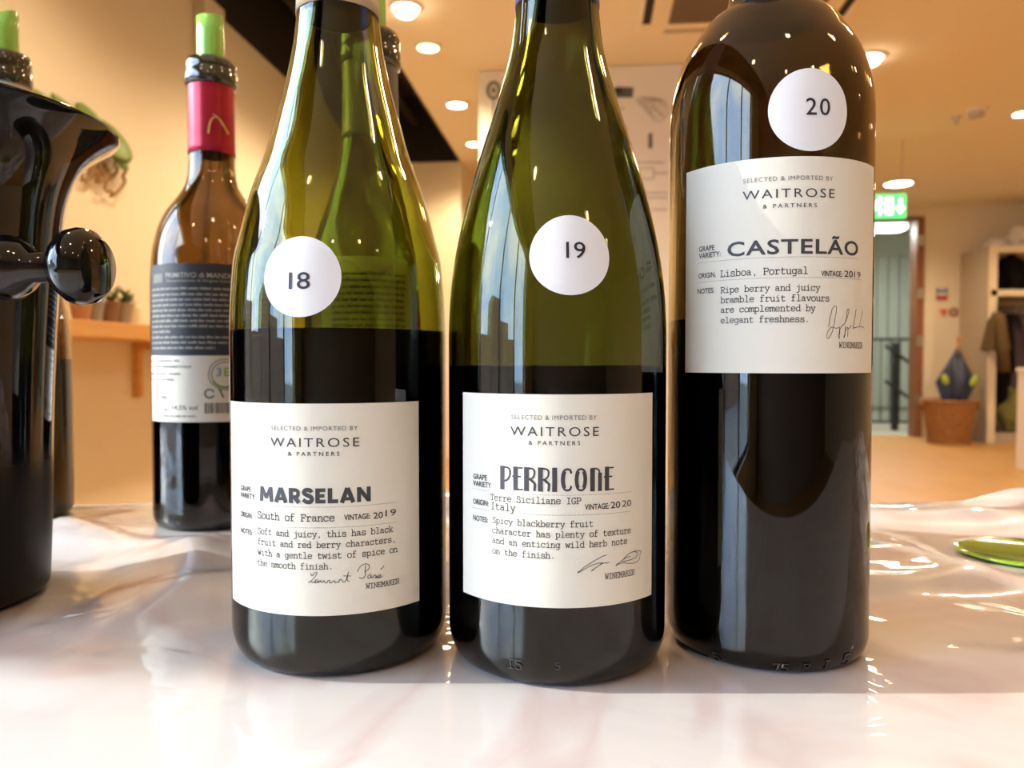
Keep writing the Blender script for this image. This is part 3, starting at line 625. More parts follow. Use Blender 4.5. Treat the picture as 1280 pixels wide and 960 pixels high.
FONTCACHE = {}
def font_mesh(text, bold=0.0, spacing=1.0):
    key = (text, bold, spacing)
    if key in FONTCACHE: return FONTCACHE[key]
    cu = bpy.data.curves.new('t', 'FONT'); cu.body = text; cu.size = 1; cu.offset = bold; cu.resolution_u = 3; cu.space_character = spacing; cu.fill_mode = 'FRONT'
    ob = bpy.data.objects.new('t', cu); COL.objects.link(ob)
    dg = bpy.context.evaluated_depsgraph_get(); me = ob.evaluated_get(dg).to_mesh()
    v = [(p.co.x, p.co.y) for p in me.vertices]; f = [tuple(p.vertices) for p in me.polygons]
    bpy.data.objects.remove(ob); bpy.data.curves.remove(cu)
    FONTCACHE[key] = (v, f); return v, f

# ------------------------------------------------------------------ bottles
class Bottle:
    def __init__(s, name, label, cxy, R, pts, foot, heel, gmat, level, top, ztop_lip=True, group='wine bottles on the table', thick=.0026, rot=0.0):
        s.c = cxy; s.R = R; s.f = pchip(pts); s.top = top
        s.az = math.atan2(cxy[0], cxy[1]); s.e = thing(name, label, 'wine bottle', C(cxy[0], cxy[1], TZ), TH - s.az)
        outer = [(0, .004), (foot*.75, .003), (foot*.9, .0), (foot, .0)]
        for k in range(1, 11):
            a = PI/2*k/10; outer.append((foot+(R-foot)*math.sin(a), heel*(1-math.cos(a))))
        z0 = heel; n = 80
        for k in range(1, n+1):
            z = z0+(top-z0)*k/n; outer.append((s.f(z), z))
        s.outer = outer
        lip = [(s.f(top)+.0, top), ]
        inner = []
        for k in range(n, -1, -1):
            z = z0+(top-z0)*k/n; inner.append((max(.006, s.f(z)-thick), z))
        inner += [(foot+(R-foot)*math.sin(a_)-.0014, .0016+heel*(1-math.cos(a_))) for a_ in (1.2, .8, .4)] + [((foot-.0012), .0016), (foot*.5, .0040), (0, .0050)]
        prof = outer + inner
        o = mesh_of('glass_body', lathe(prof, 112), gmat, s.e, True)
        # wine
        wp = [(0, .0049), (foot*.5, .0039), (foot-.0011, .0015)] + [(foot+(R-foot)*math.sin(a_)-.0013, .0015+heel*(1-math.cos(a_))) for a_ in (.4, .8, 1.2)]
        for k in range(0, 41):
            z = z0+(level-z0)*k/40; wp.append((max(.006, s.f(z)-thick)+.0003, z))
        wp += [(max(.006, s.f(level)-thick-.002), level-.0004), (0, level-.0006)]
        mesh_of('wine', lathe(wp, 96), WINE, s.e, True)
        # arc length along the wall
        s.S = [0.0]; s.Z = [outer[3][1]]; s.prof = outer[3:]
        for a, b in zip(s.prof[:-1], s.prof[1:]): s.S.append(s.S[-1]+math.hypot(b[0]-a[0], b[1]-a[1]))
    def at(s, phi, L, off=0.0):
        lo, hi = 0, len(s.S)-1
        while hi-lo > 1:
            m = (lo+hi)//2
            if s.S[m] <= L: lo = m
            else: hi = m
        t = (L-s.S[lo])/(s.S[hi]-s.S[lo]); a, b = s.prof[lo], s.prof[hi]
        r = a[0]+(b[0]-a[0])*t; z = a[1]+(b[1]-a[1])*t; d = math.hypot(b[0]-a[0], b[1]-a[1]); nr, nz = (b[1]-a[1])/d, -(b[0]-a[0])/d
        r += nr*off; z += nz*off
        return Vector((r*math.sin(phi), -r*math.cos(phi), z))
    def pick(s, px, py):
        "where the sight line through a photograph point meets the bottle: (phi, arc length)"
        d = ray(px, py); D = math.hypot(*s.c)
        t = (D-s.R*1.3)/math.hypot(d.x, d.y); step = .0004
        for _ in range(400):
            p = d*t; x, y, z = p.x-s.c[0], p.y-s.c[1], p.z+CAMZ-TZ
            if 0 < z < s.top and math.hypot(x, y) <= s.f(z): break
            t += step
        u = x*math.cos(s.az) - y*math.sin(s.az); v = -(x*math.sin(s.az)+y*math.cos(s.az)); phi = math.atan2(u, v)
        best = min(range(len(s.prof)), key=lambda i: abs(s.prof[i][1]-z) + (10 if i < 5 else 0))
        L = s.S[best] + (z-s.prof[best][1])*math.sqrt(1+((s.f(z+.0005)-s.f(z-.0005))/.001)**2)
        return phi, L
    def sheet(s, name, ph0, ph1, L0, L1, m, off=.00018, parent=None):
        bm = bmesh.new(); nx, ny = 48, 12
        for (o_, flip) in ((off, False),):
            g = [[bm.verts.new(s.at(ph0+(ph1-ph0)*i/nx, L0+(L1-L0)*j/ny, o_)) for i in range(nx+1)] for j in range(ny+1)]
            for j in range(ny):
                for i in range(nx): bm.faces.new((g[j][i], g[j][i+1], g[j+1][i+1], g[j+1][i]))
        return mesh_of(name, bm, m, parent or s.e, True)
    def disc(s, name, phi, L, r, m, off=.00022, parent=None, n=48):
        bm = bmesh.new(); rr = s.at(phi, L); rad = math.hypot(rr.x, rr.y); rings = []
        c = bm.verts.new(s.at(phi, L, off))
        for k in range(1, 9):
            q = r*k/8; rings.append([bm.verts.new(s.at(phi+q*math.cos(2*PI*i/n)/rad, L+q*math.sin(2*PI*i/n), off)) for i in range(n)])
        for i in range(n): bm.faces.new((c, rings[0][i], rings[0][(i+1) % n]))
        for A, B in zip(rings[:-1], rings[1:]):
            for i in range(n): bm.faces.new((A[i], B[i], B[(i+1) % n], A[(i+1) % n]))
        return mesh_of(name, bm, m, parent or s.e, True)
    def writer(s): return Writer(s)
class Writer:
    "collects flat print in (u, v) metres on a bottle wall, then wraps it round"
    def __init__(s, b, off=.0003): s.b = b; s.bm = bmesh.new(); s.off = off
    def _f(s, phi, L):
        rad = s.b.at(phi, L); rad = math.hypot(rad.x, rad.y)
        return lambda u, v: s.b.at(phi+u/rad, L+v, s.off)
    def _poly(s, f, pts): s.bm.faces.new([s.bm.verts.new(f(*p)) for p in pts])
    def ribbon(s, f, pl, w, ef=.35):
        for a, b in zip(pl[:-1], pl[1:]):
            dx, dy = b[0]-a[0], b[1]-a[1]; d = math.hypot(dx, dy)
            if d < 1e-9: continue
            dx /= d; dy /= d; e = w*ef; n = max(1, int(d/.0015)); h = w/2
            a2 = (a[0]-dx*e, a[1]-dy*e); b2 = (b[0]+dx*e, b[1]+dy*e)
            for k in range(n):
                p = (a2[0]+(b2[0]-a2[0])*k/n, a2[1]+(b2[1]-a2[1])*k/n); q = (a2[0]+(b2[0]-a2[0])*(k+1)/n, a2[1]+(b2[1]-a2[1])*(k+1)/n)
                s._poly(f, [(p[0]+dy*h, p[1]-dx*h), (q[0]+dy*h, q[1]-dx*h), (q[0]-dy*h, q[1]+dx*h), (p[0]-dy*h, p[1]+dx*h)])
    def span(s, x0, x1, y):
        p0, L0 = s.b.pick(x0, y); p1, _ = s.b.pick(x1, y); r = s.b.at(p0, L0); return p0, L0, (p1-p0)*math.hypot(r.x, r.y)
    def type(s, text, x0, x1, y, xh=None, dx=0):
        p0, L0, W = s.span(x0, x1, y); f = s._f(p0, L0); items, w = stroke_items(text); k = W/(w-.6); kh = k if xh is None else xh
        for pl, sw in items: s.ribbon(f, [(p[0]*k, p[1]*kh*1.0) for p in pl], sw*k)
    def deco(s, text, x0, x1, y, h, tab=None):
        p0, L0, W = s.span(x0, x1, y); f = s._f(p0, L0); items, w = deco_items(text, tab); k = W/w; kh = h/10
        for pl, sw in items:
            s.ribbon(f, [(p[0]*k, p[1]*kh) for p in pl], sw*k, .12)
    def font(s, text, x0, x1, y, h, bold=0.0, spacing=1.0, rot=0.0, bis=.0012):
        p0, L0, W = s.span(x0, x1, y); f = s._f(p0, L0); V, F = font_mesh(text, bold, spacing)
        xs = [v[0] for v in V]; mn, mx = min(xs), max(xs)
        # cap height of the built-in face is about .73 of its size
        kx = W/(mx-mn); ky = h/.73; ca, sa = math.cos(rot), math.sin(rot)
        tb = bmesh.new(); vs = [tb.verts.new((((v[0]-mn)*kx), v[1]*ky, 0)) for v in V]
        for q in F:
            try: tb.faces.new([vs[i] for i in q])
            except ValueError: pass
        if h > .0025:
            x = bis
            while x < W:
                bmesh.ops.bisect_plane(tb, geom=list(tb.verts)+list(tb.edges)+list(tb.faces), plane_co=(x, 0, 0), plane_no=(1, 0, 0)); x += bis
        tb.verts.ensure_lookup_table(); mp = {v: s.bm.verts.new(f(v.co.x*ca-v.co.y*sa, v.co.x*sa+v.co.y*ca)) for v in tb.verts}
        for q in tb.faces:
            try: s.bm.faces.new([mp[v] for v in q.verts])
            except ValueError: pass
        tb.free()
    def dots(s, x0, x1, y, gap=.00068, w=.00016, ln=.00034):
        p0, L0, W = s.span(x0, x1, y); f = s._f(p0, L0); n = int(W/gap)
        for k in range(n+1): u = k*gap; s._poly(f, [(u, -w/2), (u+ln, -w/2), (u+ln, w/2), (u, w/2)])
    def free(s, strokes, w):
        for st in strokes:
            pts = [s.b.pick(*p) for p in chaikin(st, 2)]; p0, L0 = pts[0]; r = s.b.at(p0, L0); rad = math.hypot(r.x, r.y)
            s.ribbon(s._f(p0, L0), [((p-p0)*rad, L-L0) for p, L in pts], w)
    def done(s, name, m, parent): return mesh_of(name, s.bm, m, parent)

MM = .001
P18 = [(.012, .041), (.118, .041), (.1457, .0396), (.160, .0364), (.1745, .0325), (.189, .0273), (.2046, .0229), (.2187, .0193), (.2318, .0168), (.2453, .0154), (.29, .0143)]
P19 = [(.012, .041), (.118, .041), (.132, .0405), (.147, .0388), (.1549, .0374), (.1716, .0335), (.1907, .0278), (.2098, .0218), (.229, .0169), (.248, .0152), (.29, .0143)]
P20 = [(.009, .038), (.2020, .038), (.2090, .0376), (.2170, .0362), (.2270, .0328), (.2340, .0285), (.2412, .0236), (.2445, .0180), (.2480, .0160), (.253, .0152), (.32, .0140)]
b18 = Bottle('wine_bottle', 'olive glass bottle with white sticker 18, leftmost of the three front bottles', B18, .041, P18, .034, .012, G18, .1215, .29)
b19 = Bottle('wine_bottle', 'dark olive glass bottle with white sticker 19, middle of the three front bottles', B19, .041, P19, .034, .012, G19, .1085, .29)
b20 = Bottle('wine_bottle', 'tall square-shouldered brown bottle with sticker 20, right of the three front bottles', B20, .038, P20, .033, .008, G20, .126, .32)
def capsule(b, z0, z1, m, extra=.0004, name='capsule', top=True):
    pr = [(b.f(z0)+extra, z0)] + [(b.f(z0+(z1-z0)*k/12)+extra, z0+(z1-z0)*k/12) for k in range(1, 13)]
    if top: pr += [(b.f(z1)-.001, z1+.001), (0, z1+.001)]
    pr = [(b.f(z0)-.0001, z0)] + pr
    return mesh_of(name, lathe(pr, 72), m, b.e, True)
capsule(b18, .2425, .290, CREAMCAP); capsule(b19, .2425, .290, PURPCAP); capsule(b20, .2530, .320, BLKCAP)

def waitrose(w_light, w_dark, x0, x1, y_sel, xw0, xw1, y_w, xp0, xp1, y_p):
    w_light.font('SELECTED & IMPORTED BY', x0, x1, y_sel, .00155, spacing=1.15)
    w_dark.font('WAITROSE', xw0, xw1, y_w, .0032, spacing=1.25); w_dark.font('& PARTNERS', xp0, xp1, y_p, .00145, bold=.006, spacing=1.5)
# bottle 18
(l0, _), (l1, _) = b18.pick(290.5, 640), b18.pick(523, 640); _, La = b18.pick(405, 769.5); _, Lb = b18.pick(405, 504.5)
lab = b18.sheet('paper_label', l0, l1, La, Lb, PAPER); lab['label'] = 'cream paper label printed with the grape name MARSELAN'
wd_, wl_ = Writer(b18), Writer(b18)
waitrose(wl_, wd_, 340, 446.8, 537.3, 339.5, 449, 557.4, 360.5, 424.5, 569.3)
wd_.font('GRAPE', 302, 315, 612.3, .0019, bold=.018); wd_.font('VARIETY:', 302, 320.5, 620.6, .0019, bold=.018)
wd_.deco('MARSELAN', 326, 465, 625.5, .0051, HEAVY)
wl_.dots(302, 495, 625.7); wl_.dots(302, 494, 650.3)
wd_.font('ORIGIN.', 302, 317, 644.6, .0019, bold=.018); wd_.type('South of France', 323, 418, 647)
wd_.font('VINTAGE:', 430, 462.5, 649.8, .0019, bold=.018); wd_.font('20', 466, 478, 648.2, .0023, bold=.01); wd_.font('19', 481, 494, 645.3, .0024)
wd_.font('NOTES:', 302.5, 317, 664.8, .0019, bold=.018)
for i, (tx, xe, y) in enumerate((('Soft and juicy, this has black', 490, 666.3), ('fruit and red berry characters,', 494, 679.4), ('with a gentle twist of spice on', 496, 692.7), ('the smooth finish.', 416, 705.3))):
    wd_.type(tx, 323, xe, y)
ws = Writer(b18); S = lambda k, pts: [(375+x/9.143, 690+y/9.143) for x, y in pts]
ws.free([S(0, [(125, 240), (140, 275), (175, 230), (205, 225), (180, 275), (130, 330), (92, 345), (130, 330), (160, 350), (185, 330)]),
 S(0, [(205, 310), (175, 320), (170, 350), (205, 345), (210, 312), (215, 350), (240, 315), (245, 345), (268, 340), (275, 315), (290, 345), (310, 350)]),
 S(0, [(310, 350), (325, 315), (345, 325), (335, 350), (365, 350), (385, 320), (405, 330), (395, 350), (430, 340), (450, 335)]), S(0, [(440, 345), (455, 305), (480, 315), (485, 340), (520, 335), (545, 250), (555, 222)]),
 S(0, [(545, 255), (535, 320), (565, 335)]), S(0, [(498, 268), (578, 270)]), S(0, [(655, 220), (680, 165), (730, 130), (780, 135), (795, 175), (740, 225)]),
 S(0, [(745, 150), (735, 230), (745, 270), (710, 305), (675, 290)]), S(0, [(800, 250), (770, 265), (770, 300), (805, 290), (805, 250), (815, 300), (850, 255), (865, 265), (855, 300), (880, 270)]),
 S(0, [(870, 290), (915, 275), (920, 250), (890, 265), (890, 300), (940, 275)]), S(0, [(915, 195), (955, 155)])], .00022)
wd_.type('WINEMAKER', 457, 498, 735.6, xh=.00024)
wd_.done('lettering', INK, lab); wl_.done('fine_print', INKL, lab); ws.done('signature', INK, lab)
# bottle 19
(l0, _), (l1, _) = b19.pick(580, 625), b19.pick(814, 625); _, La = b19.pick(697, 760); _, Lb = b19.pick(697, 493)
lab = b19.sheet('paper_label', l0, l1, La, Lb, PAPER); lab['label'] = 'cream paper label printed with the grape name PERRICONE'
wd_, wl_ = Writer(b19), Writer(b19)
waitrose(wl_, wd_, 639.5, 745.5, 523.8, 638.7, 748, 543.8, 661, 725, 555.8)
wd_.font('GRAPE', 592.8, 609.5, 598, .0019, bold=.018); wd_.font('VARIETY:', 592.8, 616, 606.6, .0019, bold=.018)
wd_.deco('PERRICONE', 626, 768, 610.5, .0076)
wl_.dots(592, 788, 610.3); wl_.dots(592, 788, 634)
wd_.type('Terre Siciliane IGP', 613.5, 725.5, 624.3); wd_.type('Italy', 614, 644, 635.8)
wd_.font('ORIGIN:', 592.5, 611.5, 629.2, .0019, bold=.018); wd_.font('VINTAGE:', 730.5, 760.5, 637.0, .0019, bold=.018); wd_.font('20', 762.5, 774, 635.2, .0023, bold=.01); wd_.font('20', 776.5, 788, 633.4, .0023)
wd_.font('NOTES:', 592.5, 611, 649.6, .0019, bold=.018)
for (tx, xe, y) in (('Spicy blackberry fruit', 741, 652.8), ('character has plenty of texture', 787, 665.3), ('and an enticing wild herb note', 783, 677.8), ('on the finish.', 693.5, 690.9)): wd_.type(tx, 616, xe, y)
ws = Writer(b19); S = lambda k, pts: [(710+x/11.636, 680+y/11.636) for x, y in pts]
ws.free([S(0, [(550, 155), (480, 180), (330, 265), (180, 370), (120, 425), (180, 395), (300, 320), (430, 270), (490, 270)]), S(0, [(490, 270), (440, 310), (310, 405), (380, 350), (480, 285), (530, 265), (560, 275), (590, 260)]),
 S(0, [(1055, 100), (980, 95), (900, 115), (830, 170), (770, 245), (660, 320), (740, 280), (800, 270), (930, 285), (1025, 235), (1030, 150), (1055, 100)]), S(0, [(790, 220), (840, 190), (895, 175)]),
 S(0, [(780, 250), (900, 230), (1000, 170), (1000, 120), (950, 105)])], .0002)
wd_.type('WINEMAKER', 755, 792, 723.6, xh=.00026)
wd_.done('lettering', INK, lab); wl_.done('fine_print', INKL, lab); ws.done('signature', INK, lab)
# bottle 20
(l0, _), (l1, _) = b20.pick(858, 330), b20.pick(1090, 330); _, La = b20.pick(970, 466.5); _, Lb = b20.pick(970, 196.5)
lab = b20.sheet('paper_label', l0, l1, La, Lb, PAPER); lab['label'] = 'cream paper label printed with the grape name CASTELAO'
wd_, wl_ = Writer(b20), Writer(b20)
waitrose(wl_, wd_, 929.5, 1040, 229.7, 928.5, 1042, 250.8, 953.5, 1020, 261.2)
wd_.font('GRAPE', 875, 894, 315, .0019, bold=.018); wd_.font('VARIETY:', 875, 901.5, 323.6, .0019, bold=.018)
wd_.font('CASTELÃO', 909.5, 1071, 321, .0051, bold=.02, spacing=1.1)
wl_.dots(873, 1072, 329.3); wl_.dots(873, 1074, 353.5)
wd_.font('ORIGIN.', 874, 895.5, 348.4, .0019, bold=.018); wd_.type('Lisboa, Portugal', 901, 1009, 346.4); wd_.font('VINTAGE:', 1025, 1051.5, 345.2, .0019, bold=.018); wd_.font('20', 1054, 1064.3, 346.2, .0023, bold=.01); wd_.font('19', 1066.5, 1074.5, 347, .0023)
wd_.font('NOTES:', 873, 893.5, 367.7, .0019, bold=.018)
for (tx, xe, y) in (('Ripe berry and juicy', 1024, 366.5), ('bramble fruit flavours', 1035, 379), ('are complemented by', 1017.5, 391.2), ('elegant freshness.', 1010.5, 404.2)): wd_.type(tx, 901.5, xe, y)
ws = Writer(b20); S = lambda k, pts: [(1020+x/12.8, 370+y/12.8) for x, y in pts]
ws.free([S(0, [(185, 495), (200, 400), (240, 220), (290, 145), (315, 190), (290, 380), (250, 560), (205, 670), (165, 685), (155, 630), (190, 530), (250, 490), (300, 520), (340, 510)]),
 S(0, [(345, 500), (370, 500), (345, 620), (350, 700), (365, 640), (370, 510), (400, 480), (450, 430), (510, 270), (510, 200), (480, 230), (465, 400)]), S(0, [(455, 480), (450, 600), (428, 705), (450, 560), (480, 500), (500, 510), (495, 650)]),
 S(0, [(495, 520), (530, 510), (545, 470)]), S(0, [(625, 210), (600, 380), (570, 545), (590, 500), (620, 510), (650, 490), (690, 500), (710, 480), (745, 510)]), S(0, [(735, 230), (700, 370), (680, 480)])], .0002)
wd_.type('WINEMAKER', 1047, 1076.5, 434.8, xh=.00027)
wd_.done('lettering', INK, lab); wl_.done('fine_print', INKL, lab); ws.done('signature', INK, lab)
# number stickers
for (b, px, py, rpx, txt, x0, x1, y, h) in ((b18, 375.5, 345.5, 49, 'I8', 361.5, 388, 361.5, .0060), (b19, 712.5, 318.5, 49.5, 'I9', 707.5, 731.5, 323, .0058), (b20, 1013, 137, 49, '20', 1006.5, 1036, 144, .0060)):
    ph, L = b.pick(px, py); r = {b18: .01385, b19: .0135, b20: .0141}[b]
    st = b.disc('number_sticker', ph, L, r, STICK); w = Writer(b, .0004); w.font(txt, x0, x1, y, h, bold=.004, spacing=1.15); w.done('number', NAVYINK, st)
# embossed marks near the heel
def emboss(b, items, m):
    w = Writer(b, .00012)
    for (tx, x0, x1, y) in items: w.type(tx, x0, x1, y)
    o = w.done('moulded_marks', m, b.e); md = o.modifiers.new('s', 'SOLIDIFY'); md.thickness = .0003; md.offset = 1
GP['5'] = parse('l4.8,7 1.4,7 1.2,4;c1.2,4 3,4.6 5,3.6 5,.6 3,-.2 .9,.8'); GP['7'] = parse('l.9,6 .9,7 5,7 2.6,0'); GP['J'] = parse('c4,7 4,3 3.8,.2 2,-.2 .9,1;l2.6,7 5.2,7')
EM = mat('embossed_dark_glass', (.02, .02, .025), .08, coat=1)
emboss(b20, [('J', 866, 875, 822), ('5', 889, 898, 826), ('57', 919, 942, 838), ('75', 965, 986, 840), ('P', 1004, 1012, 839), ('I', 1030, 1038, 837), ('5', 1054, 1062, 834)], EM)
emboss(b19, [('I5', 634, 652, 834), ('5', 693, 700, 836)], EM)

# rolled green pourer sheets in the open necks
def pourer(b, z0, z1, slant, phase=0.0, r=.0092):
    bm = bmesh.new(); n, turns = 60, 1.35; rows = []
    for j in range(7):
        row = []
        for i in range(n+1):
            a = phase+2*PI*turns*i/n; rr = r-.0011*i/n; t = j/6; zt = z1+slant*math.cos(a-phase*0)*.5
            row.append(bm.verts.new((rr*math.cos(a), rr*math.sin(a), z0+(zt-z0)*t)))
        rows.append(row)
    for A, B in zip(rows[:-1], rows[1:]):
        for i in range(n): bm.faces.new((A[i], A[i+1], B[i+1], B[i]))
    o = mesh_of('pourer_sheet', bm, GREENF, None, True); md = o.modifiers.new('s', 'SOLIDIFY'); md.thickness = .0003; md.offset = 0
    o.location = b.e.location; o.rotation_euler = b.e.rotation_euler; return o
def lip_ring(b, z0, z1, ex=.0022):
    r = b.f(z1); pr = [(b.f(z0)-.0002, z0-.001), (r+ex, z0), (r+ex+.0004, z0+.003), (r+ex+.0002, z0+.008), (r+ex-.0006, z0+.0095), (r+ex-.0004, z0+.011), (r+ex-.0002, z1-.003), (r+ex-.0012, z1+.0002), (r-.0004, z1+.0004), (r-.0028, z1-.0005), (r-.0030, z0)]
    return mesh_of('lip', lathe(pr, 72, closed=True), mat('dark_lip_glass', (.03, .028, .018), .06, coat=1), b.e, True)
# bottle P
PP = [(.008, .0398), (.160, .0398), (.178, .0390), (.195, .0360), (.210, .0300), (.222, .0215), (.2320, .0165), (.245, .0150), (.313, .0146)]
bp_ = Bottle('wine_bottle', 'brown bottle with a red neck band and black and cream back label, behind left', BP, .0398, PP, .034, .009, GAMB, .150, .313)
lip_ring(bp_, .297, .3135)
cp = capsule(bp_, .2505, .296, REDCAP, .0005, 'neck_band', top=False); cp['label'] = 'red neck band with a gold arch'
w = Writer(bp_, .0009)
for k in (0, 2.0): w.free([[(260+k*.6, 167), (262+k*.6, 152), (268+k*.3, 145), (276-k*.3, 151), (285-k, 168)]], .0007)
w.free([[(266, 143), (272, 147), (278, 158)]], .0006); w.done('gold_arch', GOLD, cp)
(l0, _), (l1, _) = bp_.pick(189.5, 400), (1.15, 0); _, La = bp_.pick(266, 527.5); _, Lm = bp_.pick(266, 444.5); _, Lb = bp_.pick(266, 329.5)
lab = bp_.sheet('back_label', l0, l1, La, Lb, PAPER); lab['label'] = 'back label, black above and cream below'
blk = bp_.sheet('black_panel', l0, l1, Lm, Lb, BLACKLAB, .00024, lab)
w = Writer(bp_, .0004); w.font('PRIMITIVO di MANDURIA', 208, 306, 347.5, .0033, bold=.01); w.font('Denominazione di Origine Controllata', 209, 303, 352.8, .0018)
rw = random.Random(3)
def greek(w, x0, x1, y, h):
    p0, L0, W = w.span(x0, x1, y); f = w._f(p0, L0); u = 0
    while u < W:
        ln = rw.uniform(.0025, .006); e = min(W, u+ln)
        while u < e:
            hh = h*rw.choice((.7, .7, .7, 1.0, .75)); w._poly(f, [(u, 0), (u+h*.38, 0), (u+h*.38, hh), (u, hh)]); u += h*.52
        u += h*.5
for i, y in enumerate([364, 371, 377.5, 384, 390.5, 397, 403.5, 410, 416.5, 423.5, 430, 436.5]):
    greek(w, 191.5, (215 if i == 8 else 268 if i == 11 else 306), y, .0016)
w.done('pale_lettering', LINK, blk)
p0, L0 = bp_.pick(196.5, 354); bp_.sheet('crest_stamp', p0-.10, p0+.17, L0, L0+.0058, mat('stamp_grey', (.16, .15, .13), .6), .0004, blk)
w = Writer(bp_, .0003)
w.font('Imbottigliato da', 191, 225, 452, .0014, bold=.015); w.font('CANTINE E MASSERIE ITALIA', 191, 240, 459.5, .0015, bold=.01)
w.font('Manduria, Italia', 191, 226, 468, .0015, bold=.015); w.font('Product of Italy', 191, 218, 475, .0014, bold=.015); w.font('Imported', 192, 208, 483, .0012)
w.font('L17196', 194, 209, 498, .0022, bold=.01); w.font('75cl e', 193, 210, 513, .0030); w.font('14,5% vol', 216, 247, 512, .0030); greek(w, 194, 246, 519.5, .0009); w.done('small_lettering', INK, lab)
cx_, L0 = bp_.pick(281, 468); w = Writer(bp_, .0003); f = w._f(cx_, L0)
for r in (.0098, .0080): w.ribbon(f, [(r*math.cos(2*PI*k/40), r*math.sin(2*PI*k/40)) for k in range(41)], .0005)
f2 = w._f(*bp_.pick(262, 492)); w.ribbon(f2, [(.0027*math.cos(a/4), .0027*math.sin(a/4)) for a in range(2, 24)], .0009)
f3 = w._f(*bp_.pick(277, 492)); w.ribbon(f3, [(-.001, .0022), (.001, -.0022)], .0010); w.ribbon(f3, [(-.002, .003), (.0005, .003)], .0006)
f4 = w._f(*bp_.pick(256, 517)); u = 0
while u < .018:
    q = rw.uniform(.0002, .0007); w._poly(f4, [(u, 0), (u+q, 0), (u+q, .0068), (u, .0068)]); u += q+rw.uniform(.0002, .0006)
w.done('dark_marks', INK, lab)
w = Writer(bp_, .0004); f = w._f(cx_, L0); w._poly(f, [(.0090*math.cos(a), .0090*math.sin(a)) for a in [PI+.5+(PI-1.0)*k/16 for k in range(17)]]); w.font('E', 280, 287, 470, .0055, bold=.02); w.done('green_mark', mat('green_ink', (.22, .38, .03), .6), lab)
w = Writer(bp_, .0004); w.font('3', 270.5, 277, 470, .0055, bold=.02); w.done('blue_mark', mat('blue_ink', (.12, .33, .5), .6), lab)
tag(pourer(bp_, .285, .3435, .001, 1.2), 'rolled green pouring foil in the neck of the red banded bottle', 'pourer')
# bottle Q behind 18
PQ = [(.012, .041), (.118, .041), (.1457, .0405), (.160, .039), (.1766, .0355), (.192, .0300), (.207, .0245), (.222, .0200), (.235, .0170), (.25, .0155), (.285, .0146)]
bq = Bottle('wine_bottle', 'green bottle standing behind the bottle numbered 18', BQ, .041, PQ, .034, .012, GQ, .100, .298)
lip_ring(bq, .280, .2985); capsule(bq, .236, .279, GREYCAP, .0005, 'neck_band', top=False)
(l0, _), (l1, _) = bq.pick(400, 380), bq.pick(530, 380); _, Lb = bq.pick(466, 320); lab = bq.sheet('paper_label', l0, l1, Lb-.085, Lb, PAPER); lab['label'] = 'cream back label with small print'
w = Writer(bq, .0003)
for i in range(9): greek(w, 415, 518, 345+8*i, .0017)
w.done('small_lettering', INK, lab)
p0, L0 = bq.pick(541, 400); bq.sheet('red_tab', p0, p0+.32, L0-.03, L0+.006, mat('red_paper', (.5, .04, .02), .5), .0003)
tag(pourer(bq, .27, .335, .002, .4), 'rolled green pouring foil in the bottle behind number 18', 'pourer')
# bottle L at the far left
PL = [(.008, .0385), (.118, .0385), (.140, .0372), (.165, .0330), (.195, .0260), (.225, .0195), (.25, .0160), (.323, .0146)]
bl = Bottle('wine_bottle', 'brown glass bottle half hidden behind the black wine cooler', BL, .0385, PL, .033, .008, GAMB, .112, .3235)
lip_ring(bl, .303, .3240); capsule(bl, .262, .3025, mat('white_capsule', (.6, .58, .55), .5), .0005, 'neck_band', top=False)
tag(pourer(bl, .290, .3520, .008, 2.6, .0094), 'rolled green pouring foil in the leftmost bottle', 'pourer')

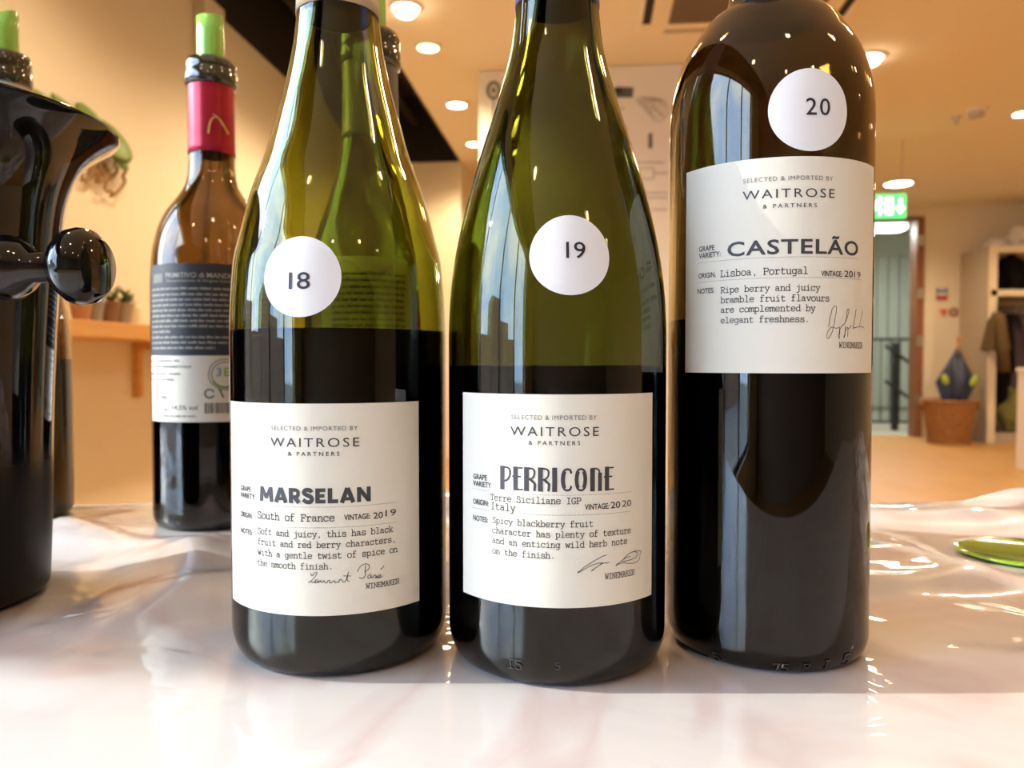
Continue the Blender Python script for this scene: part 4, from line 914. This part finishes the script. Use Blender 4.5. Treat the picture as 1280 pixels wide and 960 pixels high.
# ------------------------------------------------------------------ black wine cooler
t = thing('wine_cooler', 'glossy black wine cooler with flared rim and round side knob, far left', 'wine cooler', C(BUCK[0], BUCK[1], TZ), TH)
outer = pchip([(.006, .0500), (.033, .0511), (.09, .0527), (.142, .0555), (.173, .0576), (.185, .0593), (.1966, .0627), (.2038, .0662), (.211, .0726), (.2165, .0800), (.2180, .0822)])
pr = [(0, .0), (.044, 0), (.0475, .0012), (.0495, .004)] + [(outer(.006+.212*k/60), .006+.212*k/60) for k in range(61)]
pr += [(.0830, .2192), (.0820, .2198)] + [(outer(.218-.208*k/40)-.003, .218-.208*k/40+.001) for k in range(1, 41)] + [(0, .012)]
rim = None
COOL = mat('cooler_black', (.003, .003, .0035), .06, spec=.3, coat=.5, coat_r=.02)
nt = COOL.node_tree; pb = nt.nodes['Principled BSDF']; tcn = nt.nodes.new('ShaderNodeTexCoord'); sx = nt.nodes.new('ShaderNodeSeparateXYZ')
mr = nt.nodes.new('ShaderNodeMapRange'); mr.inputs[1].default_value = .055; mr.inputs[2].default_value = .075; mr.inputs[3].default_value = .45; mr.inputs[4].default_value = .06
mr2 = nt.nodes.new('ShaderNodeMapRange'); mr2.inputs[1].default_value = .055; mr2.inputs[2].default_value = .075; mr2.inputs[3].default_value = 0; mr2.inputs[4].default_value = .5
nt.links.new(tcn.outputs['Object'], sx.inputs[0]); nt.links.new(sx.outputs['Z'], mr.inputs[0]); nt.links.new(sx.outputs['Z'], mr2.inputs[0])
nt.links.new(mr.outputs[0], pb.inputs['Roughness']); nt.links.new(mr2.outputs[0], pb.inputs['Coat Weight'])
mesh_of('cooler_body', lathe(pr, 120, rim), COOL, t, True)
def spindle(prof, name):
    b = lathe(prof, 48)       # axis z -> along +x
    bmesh.ops.rotate(b, verts=b.verts, cent=(0, 0, 0), matrix=Matrix.Rotation(PI/2, 3, 'Y')); bmesh.ops.rotate(b, verts=b.verts, cent=(0, 0, 0), matrix=Matrix.Rotation(math.radians(-6), 3, 'Z'))
    bmesh.ops.translate(b, verts=b.verts, vec=(.030, -.0440, .1467)); return mesh_of(name, b, BLKG, t, True)
spindle([(0, -.012), (.0125, -.012), (.0135, 0), (.0128, .010), (.0140, .014), (.0140, .022), (.0128, .026), (.0120, .038), (.0128, .041), (.0126, .046), (.0095, .051), (.0062, .055), (.0058, .0655), (0, .0655)], 'handle_barrel')
spindle([(0, .0640), (.006, .0645), (.0115, .0670), (.0145, .0712), (.0150, .0745), (.0140, .0780), (.0112, .0808), (.0104, .0814), (0, .0816)], 'knob')

# green coaster disc
t = mesh_of('green_dish', lathe([(0, .0), (.022, 0), (.031, .0006), (.0345, .0016), (.0350, .0024), (.0342, .0030), (.030, .0026), (.020, .0020), (0, .0018)], 72), GREENP, None, True)
t.location = C(COAST[0], COAST[1], TZ); tag(t, 'glossy lime green round dish lying on the cloth at right', 'dish')
